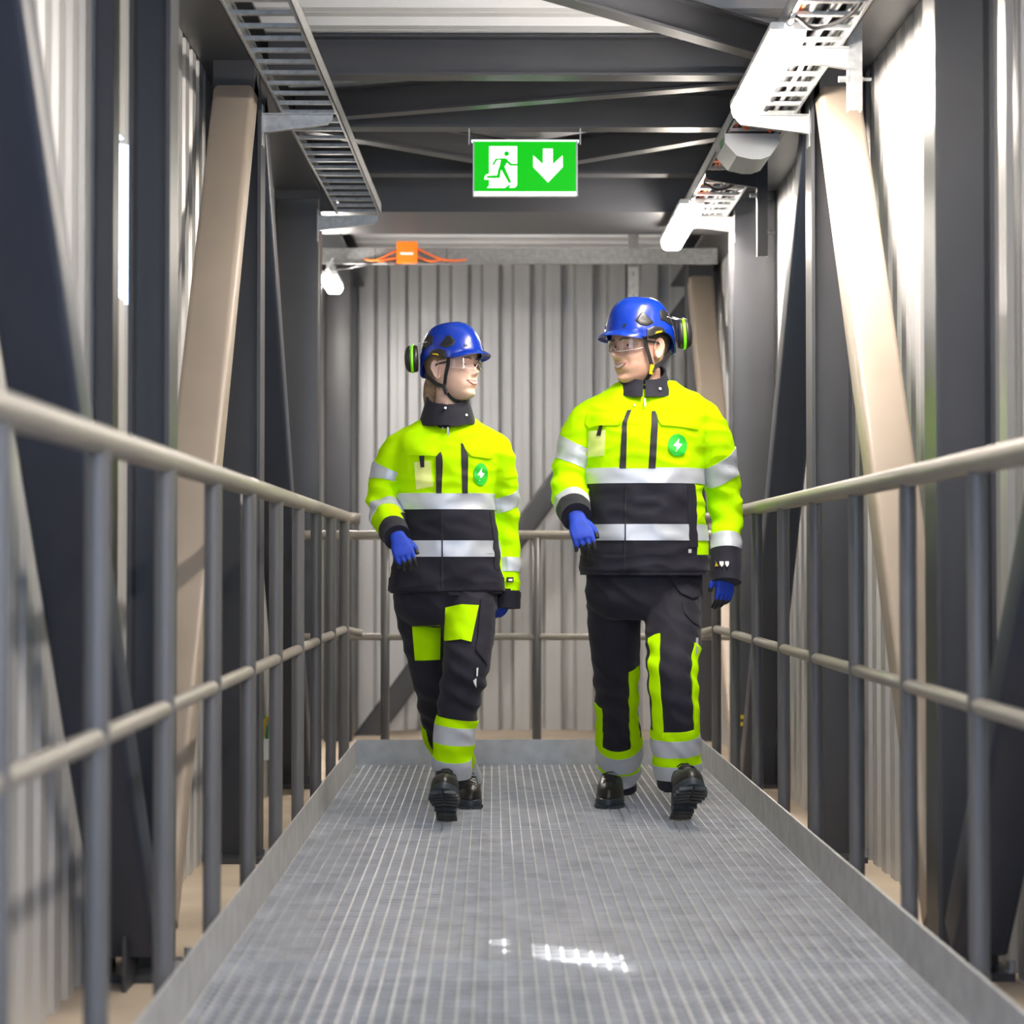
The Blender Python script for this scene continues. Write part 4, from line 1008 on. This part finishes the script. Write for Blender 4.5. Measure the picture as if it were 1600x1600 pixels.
    # sleeves: bands and cuffs
    for k, lst in C['arm_bands'].items():
        ax = arms[k]
        for nm, t0, t1, off, mm, tilt in lst:
            g = wrap(ax, jb, t0, t1, -180, 180, off, 6, 48, tilt, clamp=1.45 if nm != 'cuff' else 1.12, minr=0.99 if nm == 'cuff' else 0.0)
            mbb = MB(); mbb.rings([r_[:-1] for r_ in g], cap=False)
            pin = [[ax.at(min(1, t_))[0].lerp(p, 0.9) for p in r_[:-1]] for r_, t_ in ((g[0], t0), (g[-1], t1))]
            mbb.rings([g[0][:-1], pin[0]], cap=False)
            if t1 >= 1.0:
                cp, cr_, cd = ax.at(1.0); last = [q + cd*0.012 for q in g[-1][:-1]]
                mbb.rings([g[-1][:-1], last], cap=False); mbb.rings([last, [(cp + cd*0.012).lerp(q, 0.05) for q in last]], cap=False)
            else: mbb.rings([g[-1][:-1], pin[1]], cap=False)
            mbb.build(nm, mm, jacket, angle=60)
        if k in C.get('cuff_label', {}): pass
    # ---- front details, drawn as outlines in image pixels and laid on the cloth
    Yf = Y0 - 0.75
    def lay(poly, off, nm, m, par=jacket, res=0.008): return drape_poly(jb, [(W(x, 0, C['Yfr']).x, W(0, y, C['Yfr']).z) for x, y in poly], Y0-0.30, off, nm, m, par, res)
    for poly, off, nm, mk in C['details']: lay(poly, off, nm, M[mk])
    # round badge with the lightning bolt
    bx, by, br, bs = C['badge']
    bd = lay([(bx+br*bs*math.cos(2*math.pi*k/28), by+br*math.sin(2*math.pi*k/28)) for k in range(28)], 0.0050, 'badge', M['green_b'])
    lay([(bx+br*bs*u, by+br*v) for u, v in ((0.18, -0.62), (-0.48, 0.05), (-0.10, 0.12), (-0.22, 0.62), (0.50, -0.10), (0.12, -0.18))], 0.0064, 'lightning_bolt', M['white_p'], bd, 0.02)
    # snap studs
    for x, y in C['studs']:
        p = W(x, y, C['Yfr']); h = jb.ray_cast(Vector((p.x, Y0-0.3, p.z)), Vector((0, 1, 0)), 1)
        if h[0]: MB().tube([h[0], h[0]+Vector((0, -0.006, 0.001))], [0.0055, 0.004], 12).build('snap_stud', M['chrome'], jacket)
    # ---- collar
    cc = W(C['collar'][0], C['collar'][1], Y0); rx, ry = C['collar'][2], C['collar'][3]
    outr, inr = [], []
    nn = 60; a_open = C['collar_open']
    for i in range(8):
        v = i/7; ro, ri = [], []
        for j in range(nn+1):
            a = R(a_open + (360-2*a_open)*j/nn + C.get('collar_turn', 0)); back = (1-math.cos(a))/2
            hgt = C['collar_h'][0]*(1-back) + C['collar_h'][1]*back
            dr = Vector((math.sin(a)*rx, -math.cos(a)*ry, 0)); fl_ = 1.10 - 0.30*v + 0.02*max(0, v-0.8)*5
            base = Vector((0, -0.010*(1-back), C['collar_drop']*(1-back)))
            p = cc + base + dr*fl_ + Vector((0, 0, hgt*v)) + Vector((0, 0.0, 0.004*noise.noise(Vector((a*2, v*2, sd0)))))
            ro.append(p); ri.append(p - dr.normalized()*0.008)
        outr.append(ro); inr.append(ri)
    g = MB(); g.grid(outr); g.grid(inr); g.grid([outr[-1], inr[-1]]); g.grid([[r_[0] for r_ in outr], [r_[0] for r_ in inr]]); g.grid([[r_[-1] for r_ in outr], [r_[-1] for r_ in inr]])
    col = g.build('collar', M['navy'], jacket, angle=60)
    g = MB(); rs2 = []
    for v in range(5):
        rs2.append([cc + Vector((math.sin(2*math.pi*k/32)*rx*(0.93-0.06*v/4), -math.cos(2*math.pi*k/32)*ry*(0.90-0.10*v/4) + 0.004, -0.065 + (0.030 + C['inner_h']*(1-math.cos(2*math.pi*k/32))/2 + 0.035)*v/4)) for k in range(32)])
    g.rings(rs2, cap=False); g.build('collar_lining', M['black_f'], jacket, smooth=True)
    zp = cc + Vector((C['zip'][0], -ry*1.10-0.012, C['zip'][1])); MB().beam(zp, zp + Vector((0.001, -0.004, -0.030)), (1, 0, 0), 0.006, 0.003).build('zip_puller', M['chrome'], jacket)
    for x, y in C.get('collar_studs', []):
        pz = W(x, y, Y0-ry); aa = math.asin(max(-1, min(1, (pz.x-cc.x)/rx))); pp = Vector((pz.x, cc.y - 0.010 - ry*math.cos(aa)*1.0, pz.z)); MB().tube([pp + Vector((0, 0.01, 0)), pp + Vector((0, -0.006, 0.001))], [0.0055, 0.0045], 12).build('snap_stud', M['chrome'], col)
    # ---- trousers
    mb = MB(); prs = []
    for cx, hw, y, hd in cr([((xl+xr)/2, (xr-xl)/2, y, hd) for y, xl, xr, hd in C['pelvis']], 4):
        c = W(cx, y, Y0+C.get('pel_dy', 0)); prs.append([c + Vector((math.cos(2*math.pi*k/40)*hw*Y0/FPX, math.sin(2*math.pi*k/40)*hd, 0)) for k in range(40)])
    mb.rings(prs); legs = {}
    for k in ('leg_r', 'leg_l'): legs[k] = Axis(limb(mb, [(W(x, y, Y), r) for x, y, Y, r in C[k]], 26, 6))
    tm = evaluated(mb, 0.0068, 6, 0.5)
    kn = [legs['leg_r'].at(0.48)[0], legs['leg_l'].at(0.48)[0]]; an_ = [legs['leg_r'].at(0.97)[0], legs['leg_l'].at(0.97)[0]]
    def tfold(p):
        v = noise.noise(Vector((p.x*8+sd0, p.y*8, p.z*5)))*0.005 + (ridge(Vector((p.x-sd0, p.y, p.z+p.x*0.6)), 1, (7, 6, 17))-0.45)*0.0050
        for e in kn:
            d = (p-e).length
            if d < 0.2: v += (1-d/0.2)*0.006*math.sin((p.z + p.x*0.45)*80 + 3*noise.noise(p*5))
        for e in an_:
            d = (p-e).length
            if d < 0.2: v += (1-d/0.2)*0.007*math.sin(p.z*75 + 3*noise.noise(p*7))
        return v
    displace(tm, tfold); tb = bvh_of(tm)
    trou = link('trousers', tm, M['navy'], root, smooth=True); tag(trou, 'navy work trousers with fluorescent and reflective bands')
    for k, lst in C['leg_bands'].items():
        ax = legs[k]
        for nm, t0, t1, a0, a1, off, mm, bow in lst:
            full = a1-a0 >= 359
            g = wrap(ax, tb, t0, t1, a0, a1, off if full else off+0.003, 6 if full else 36, 64 if full else 14, 0.0, clamp=1.5, shape=(lambda u, v, t, bow=bow: t + bow*(math.cos((u-0.5)*2*math.pi))) if bow else None)
            mbb = MB(); mbb.rings([r_[:-1] if full else r_ for r_ in g], cap=False, closed=full)
            cen = lambda t_: ax.at(min(1, max(0, t_)))[0]
            for r_, t_ in ((g[0], t0), (g[-1], t1)):
                r2 = r_[:-1] if full else r_; mbb.rings([r2, [p.lerp(cen(t_), 0.08) for p in r2]], cap=False, closed=full)
            if not full:
                for e in (0, -1): mbb.grid([[r_[e] for r_ in g], [r_[e].lerp(cen(t0+(t1-t0)*i/36), 0.08) for i, r_ in enumerate(g)]])
            mbb.build(nm, mm, trou, angle=60)
    for poly, off, nm, mk in C['leg_details']:
        drape_poly(tb, [(W(x, 0, C['Yleg']).x, W(0, y, C['Yleg']).z) for x, y in poly], Y0-0.6, off, nm, M[mk], trou, 0.010)
    # ---- body: head, neck and trunk as one skin
    hs, hyaw, hpit, hrol = C['head']['scale'], C['head']['yaw'], C['head']['pitch'], C['head'].get('roll', 0)
    hx, hy_, hY = C['head']['chin_axis']
    hc = W(hx, hy_, hY)
    piv = Matrix.Translation((0, 0, 0.08))
    tr = Matrix.Translation(hc) @ Matrix.Rotation(R(hyaw), 4, 'Z') @ Matrix.Scale(hs, 4) @ piv @ Matrix.Rotation(R(hrol), 4, 'Y') @ Matrix.Rotation(R(hpit), 4, 'X') @ piv.inverted()
    mb = MB(); mb.rings([[tr @ p for p in r_] for r_ in head_rings(C['jaw'])])
    nk0 = tr @ Vector((0, 0.022, 0.055)); nk1 = cc + Vector((0, 0.008, -0.05))
    mb.tube([nk0, nk0.lerp(nk1, 0.4), nk0.lerp(nk1, 0.75), nk1], [C['neck']*0.95, C['neck'], C['neck']*1.04, C['neck']*1.3], 28)
    mb.rings([[tr_samples[i][0].lerp(p, 0.86) for p in rs[i]] for i in range(2, len(rs)-2)])
    bm_ = evaluated(mb, 0.0028, 2, 0.4)
    body = link('body', bm_, M[C['skin']], root, smooth=True); P['body'] = body
    build_head(P, tr, M[C['skin']], M[C['lip']], M[C['hair']], C['jaw'], C['woman'], C['mouth_open'])
    # ---- gloves and boots
    for gv in C['gloves']:
        z_ = Vector(gv['up']).normalized(); x_ = Vector(gv['across']); x_ = (x_ - z_*x_.dot(z_)).normalized(); y_ = Vector(gv['palm'])
        y_ = (y_ - z_*y_.dot(z_) - x_*y_.dot(x_)).normalized()
        m3 = Matrix((x_, y_, z_)).transposed()
        build_glove(P, W(*gv['wrist']), m3, 1, gv['label'], gv.get('curl', 1.0), gv.get('scale', 1.0))
    for b in C['boots']: build_boot(P, Vector(b['heel']), R(b['yaw']), R(b['pitch']), b['label'], b.get('scale', 1.0))
    return root

# ------------------------------------------------------------------ the man
T_, Nv, Hv = M['tape'], M['navy'], M['hivis']
worker(dict(
    label='smiling man in blue helmet and yellow hi-vis jacket walking on the right', base=(0.555, 7.85, 0.0), Y0=7.76, Yfr=7.63, Yleg=7.6, seed=3.1, gaze=0.4,
    helmet_label='glossy blue safety helmet with black vents and lime ear muffs', woman=0, skin='skin_m', lip='lip_m', hair='hair_m', jaw=1.14, mouth_open=0.0085, neck=0.058,
    trunk=[(895, 909, 1106, 0.150, 0), (862, 909, 1106, 0.150, 0), (800, 912, 1102, 0.150, 0), (745, 913, 1098, 0.148, 0), (700, 912, 1102, 0.145, 0), (668, 908, 1108, 0.134, 0.0), (642, 908, 1114, 0.116, 0.008), (622, 922, 1102, 0.098, 0.014), (607, 948, 1074, 0.084, 0.018), (596, 962, 1056, 0.072, 0.022)],
    arm_r=[(946, 644, 7.77, 0.074), (918, 668, 7.77, 0.080), (899, 712, 7.77, 0.073), (889, 756, 7.745, 0.066), (893, 785, 7.62, 0.060), (900, 806, 7.51, 0.050)],
    arm_l=[(1070, 642, 7.78, 0.074), (1100, 664, 7.78, 0.080), (1118, 710, 7.80, 0.074), (1130, 760, 7.84, 0.067), (1135, 810, 7.84, 0.061), (1135, 855, 7.80, 0.055), (1135, 905, 7.76, 0.050)],
    band1=(733, 757), band2=(820, 845), hem=893, hem_y=867, navy_a=(-86, 60), side_pocket=[(50, 60)],
    arm_bands={'arm_r': [('sleeve_band', 0.28, 0.415, 0.0035, T_, 0.02), ('sleeve_band', 0.80, 0.885, 0.0035, T_, 0.0), ('cuff', 0.885, 1.0, 0.0045, Nv, 0.0)],
               'arm_l': [('sleeve_band', 0.315, 0.435, 0.0035, T_, -0.022), ('sleeve_band', 0.765, 0.842, 0.0035, T_, 0.0), ('cuff', 0.842, 1.0, 0.0050, Nv, 0.0)]},
    details=[([(980, 641), (1017, 641), (1013, 732), (978, 732)], 0.004, 'front_placket', 'hivis'),
             ([(987.7, 639), (980, 659.5), (978, 732), (968, 732), (972.8, 659.5), (981, 640)], 0.0055, 'chest_zip', 'black_f'),
             ([(1019.5, 641.4), (1025, 641.4), (1028.5, 658), (1024, 732), (1013, 732)], 0.0055, 'chest_zip', 'black_f'),
             ([(920, 641), (973, 640), (972, 658), (967, 664), (940, 664), (922, 668), (916, 660)], 0.0075, 'pocket_flap', 'hivis'),
             ([(1027, 643), (1092, 645), (1096, 662), (1092, 670), (1060, 666), (1034, 664), (1029, 656)], 0.0075, 'pocket_flap', 'hivis'),
             ([(921, 672), (947, 671), (944, 712), (919, 713)], 0.0050, 'badge_pocket', 'idcard'),
             ([(937, 664), (942, 664), (939, 680), (932, 680)], 0.0095, 'badge_strap', 'black_f'),
             ([(976.5, 757), (978.5, 757), (976.5, 892), (974.5, 892)], 0.0060, 'placket_edge', 'black_f'),
             ([(1076, 858), (1081, 858), (1081, 864), (1076, 864)], 0.006, 'side_tag', 'white_p'),
             ([(1119, 885), (1123, 876), (1127, 885)], 0.0125, 'cuff_symbol', 'yellow_t'),
             ([(1129, 877), (1135, 877), (1135, 882), (1132, 886), (1129, 882)], 0.0125, 'cuff_symbol', 'white_p'),
             ([(1137.5, 877), (1143, 877), (1143, 882), (1140, 886), (1137.5, 882)], 0.0125, 'cuff_symbol', 'white_p')],
    badge=(1059, 695.5, 17.6, 0.88), studs=[(992, 632)], collar_studs=[(1032, 607)],
    collar=(1007, 604, 0.098, 0.092), collar_h=(0.062, 0.098), collar_drop=-0.045, collar_open=3, collar_turn=-4, inner_h=0.03, zip=(-0.006, -0.05), nose=1.35,
    pelvis=[(868, 924, 1092, 0.122), (905, 915, 1098, 0.128), (940, 916, 1097, 0.126), (966, 938, 1078, 0.10)],
    leg_r=[(958, 915, 7.80, 0.098), (958, 960, 7.82, 0.098), (961, 1010, 7.86, 0.090), (962, 1050, 7.92, 0.086), (964, 1110, 8.05, 0.078), (966, 1165, 8.16, 0.086), (967, 1228, 8.25, 0.068)],
    leg_l=[(1052, 915, 7.76, 0.098), (1053, 960, 7.70, 0.100), (1052, 1010, 7.62, 0.096), (1051, 1055, 7.56, 0.090), (1054, 1110, 7.55, 0.084), (1057, 1165, 7.58, 0.086), (1059, 1228, 7.62, 0.078)],
    leg_bands={'leg_r': [('yellow_border', 0.735, 0.80, -180, 180, 0.003, Hv, 0.012), ('reflective_band', 0.775, 0.865, -180, 180, 0.004, T_, 0.014), ('yellow_border', 0.852, 0.905, -180, 180, 0.003, Hv, 0.010), ('reflective_band', 0.890, 0.958, -180, 180, 0.004, T_, 0.0),
                         ('yellow_strip', 0.32, 0.75, 28, 62, 0.003, Hv, 0), ('yellow_strip', 0.52, 0.75, -78, -48, 0.003, Hv, 0)],
               'leg_l': [('yellow_border', 0.715, 0.78, -180, 180, 0.003, Hv, -0.012), ('reflective_band', 0.752, 0.835, -180, 180, 0.004, T_, -0.010), ('yellow_border', 0.828, 0.905, -180, 180, 0.003, Hv, -0.014), ('reflective_band', 0.885, 0.958, -180, 180, 0.004, T_, -0.020),
                         ('yellow_strip', 0.33, 0.73, -66, -36, 0.003, Hv, 0), ('yellow_strip', 0.36, 0.73, 42, 66, 0.003, Hv, 0)]},
    leg_details=[([(1046, 896), (1098, 896), (1101, 918), (1094, 932), (1084, 935), (1064, 926), (1052, 908)], 0.010, 'holster_pocket', 'navy'),
                 ([(1066, 942), (1092, 938), (1094, 978), (1082, 972), (1068, 956)], 0.006, 'thigh_pocket', 'navy'),
                 ([(1086, 996), (1090, 996), (1087, 1036), (1083, 1036)], 0.010, 'grey_loop', 'tape')],
    head=dict(scale=1.12, yaw=-56, pitch=1, roll=0, chin_axis=(1000, 600, 7.745)),
    gloves=[dict(wrist=(901, 808, 7.50), up=(-0.22, 0.62, 0.75), across=(1, 0.1, 0.2), palm=(0.1, 0.7, -0.7), label='blue knitted glove with dark finger ends, swung forward', curl=1.6, scale=0.97),
            dict(wrist=(1134, 889, 7.77), up=(0.05, 0.10, 1), across=(-0.86, -0.5, 0), palm=(-0.5, 0.86, 0), label='blue knitted glove hanging beside the thigh', curl=1.1, scale=0.92)],
    boots=[dict(heel=(0.472, 8.31, 0.0), yaw=-8, pitch=0, label='black leather work boot standing flat', scale=1.06),
           dict(heel=(0.662, 7.60, 0.004), yaw=5, pitch=27, label='black leather work boot with the toe raised', scale=1.10)],
))
# ------------------------------------------------------------------ the woman
worker(dict(
    label='smiling woman in blue helmet and yellow hi-vis jacket walking on the left', base=(-0.16, 7.75, 0.0), Y0=7.65, Yfr=7.53, Yleg=7.55, seed=8.7, gaze=-0.3,
    helmet_label='glossy blue safety helmet with black vents and green ear muffs', woman=1, skin='skin_w', lip='lip_w', hair='hair_w', jaw=0.97, mouth_open=0.0065, neck=0.049,
    trunk=[(926, 609, 785, 0.132, 0), (890, 612, 783, 0.132, 0), (855, 617, 779, 0.130, 0), (820, 621, 775, 0.128, 0), (785, 621, 771, 0.127, 0), (750, 619, 774, 0.128, 0), (715, 614, 781, 0.124, 0), (692, 612, 787, 0.108, 0.006), (674, 624, 776, 0.092, 0.012), (662, 645, 752, 0.078, 0.018), (654, 656, 742, 0.068, 0.022), (647, 664, 734, 0.058, 0.024)],
    arm_r=[(648, 690, 7.66, 0.064), (624, 708, 7.66, 0.070), (607, 745, 7.67, 0.065), (600, 786, 7.64, 0.060), (607, 812, 7.54, 0.053), (620, 838, 7.42, 0.044)],
    arm_l=[(750, 692, 7.66, 0.064), (774, 710, 7.66, 0.068), (783, 750, 7.69, 0.060), (788, 800, 7.72, 0.053), (793, 850, 7.72, 0.046), (795, 900, 7.70, 0.042), (794, 945, 7.69, 0.040)],
    band1=(772, 797), band2=(845, 870), hem=924, hem_y=902, navy_a=(-80, 84), side_pocket=[(66, 78)],
    arm_bands={'arm_r': [('sleeve_band', 0.245, 0.355, 0.0032, T_, 0.0), ('sleeve_band', 0.60, 0.70, 0.0032, T_, 0.0), ('cuff', 0.885, 1.0, 0.0040, Nv, 0.0)],
               'arm_l': [('sleeve_band', 0.345, 0.445, 0.0032, T_, -0.02), ('sleeve_band', 0.735, 0.815, 0.0032, T_, 0.0), ('cuff', 0.925, 1.0, 0.0045, Nv, 0.0)]},
    details=[([(690, 697), (721, 695), (723, 771), (690, 771)], 0.004, 'front_placket', 'hivis'),
             ([(681, 714), (688, 706), (691, 712), (692, 725), (690, 771), (681.6, 771)], 0.0055, 'chest_zip', 'black_f'),
             ([(720, 692), (724, 693), (731.6, 712), (731, 771), (722.4, 771)], 0.0055, 'chest_zip', 'black_f'),
             ([(630, 688), (688, 688), (688, 706), (681, 713), (640, 711), (629, 700)], 0.0070, 'pocket_flap', 'hivis'),
             ([(723, 692), (768, 698), (772, 714), (764, 716), (737, 713), (727, 702)], 0.0070, 'pocket_flap', 'hivis'),
             ([(647, 722), (672, 720), (677, 760), (650, 765)], 0.0050, 'badge_pocket', 'idcard'),
             ([(655, 712), (663, 712), (663, 730), (657, 730)], 0.0095, 'badge_strap', 'black_f'),
             ([(689.5, 797), (691.5, 797), (693, 923), (690.5, 923)], 0.0060, 'placket_edge', 'black_f'),
             ([(792, 902), (803, 902), (803, 910), (792, 910)], 0.006, 'cuff_label', 'black_f'),
             ([(795, 905), (801, 905), (801, 908), (795, 908)], 0.007, 'cuff_print', 'white_p')],
    badge=(751.5, 741, 17.8, 0.62), studs=[(691, 668)], collar_studs=[(696, 638), (729, 648)],
    collar=(699, 655, 0.093, 0.088), collar_h=(0.078, 0.118), collar_drop=-0.030, collar_open=-2, collar_turn=6, inner_h=0.03, zip=(0.004, -0.035), nose=1.15,
    pelvis=[(900, 622, 776, 0.112), (930, 615, 778, 0.118), (955, 618, 775, 0.114), (978, 645, 750, 0.088)],
    leg_r=[(652, 925, 7.70, 0.088), (656, 965, 7.72, 0.086), (664, 1010, 7.76, 0.076), (672, 1050, 7.82, 0.070), (681, 1100, 7.94, 0.066), (692, 1150, 8.06, 0.066), (717, 1195, 8.17, 0.066), (726, 1236, 8.24, 0.064)],
    leg_l=[(730, 925, 7.63, 0.094), (733, 965, 7.58, 0.092), (732, 1010, 7.53, 0.086), (728, 1045, 7.50, 0.082), (718, 1090, 7.50, 0.073), (711, 1140, 7.52, 0.070), (707, 1185, 7.55, 0.067), (705, 1226, 7.58, 0.058)],
    leg_bands={'leg_r': [('yellow_border', 0.70, 0.76, -180, 180, 0.003, Hv, 0.0), ('reflective_band', 0.745, 0.82, -180, 180, 0.004, T_, 0.0), ('yellow_border', 0.815, 0.875, -180, 180, 0.003, Hv, 0.0), ('reflective_band', 0.865, 0.945, -180, 180, 0.004, T_, 0.0), ('yellow_strip', 0.60, 0.71, -80, -52, 0.003, Hv, 0)],
               'leg_l': [('yellow_border', 0.650, 0.715, -180, 180, 0.003, Hv, -0.014), ('reflective_band', 0.688, 0.772, -180, 180, 0.004, T_, -0.014), ('yellow_border', 0.765, 0.865, -180, 180, 0.003, Hv, -0.010), ('reflective_band', 0.850, 0.950, -180, 180, 0.004, T_, -0.006)]},
    leg_details=[([(696, 949), (721, 943.5), (748.5, 945), (737, 1000.6), (721, 997), (694, 1000.6)], 0.006, 'yellow_patch', 'hivis'),
                 ([(642.5, 980), (688, 977), (686, 1034), (646, 1035)], 0.006, 'yellow_patch', 'hivis'),
                 ([(752, 935), (772, 935), (768, 1010), (762, 1036), (744, 1012), (748, 985)], 0.008, 'thigh_pocket', 'navy'),
                 ([(745, 1041), (748, 1040), (747, 1053), (745, 1054)], 0.006, 'trouser_print', 'white_p'),
                 ([(740, 1060), (745, 1056), (745, 1071), (742, 1066)], 0.006, 'trouser_print', 'white_p')],
    head=dict(scale=1.0, yaw=55, pitch=-5, roll=0, chin_axis=(709, 627, 7.625)),
    gloves=[dict(wrist=(621, 838, 7.41), up=(-0.30, 0.62, 0.73), across=(1, 0.1, 0.25), palm=(0.1, 0.7, -0.7), label='blue knitted glove with dark finger ends, swung forward', curl=1.6, scale=0.88),
            dict(wrist=(793, 926, 7.70), up=(0.40, -0.25, 0.9), across=(-0.8, -0.6, 0), palm=(-0.5, 0.86, 0), label='blue knitted glove half hidden behind the hip', curl=1.2, scale=0.82)],
    boots=[dict(heel=(-0.112, 8.28, 0.0), yaw=6, pitch=0, label='black leather work boot standing behind', scale=0.96),
           dict(heel=(-0.163, 7.565, 0.004), yaw=-2, pitch=27, label='black leather work boot with the toe raised', scale=1.02)],
))
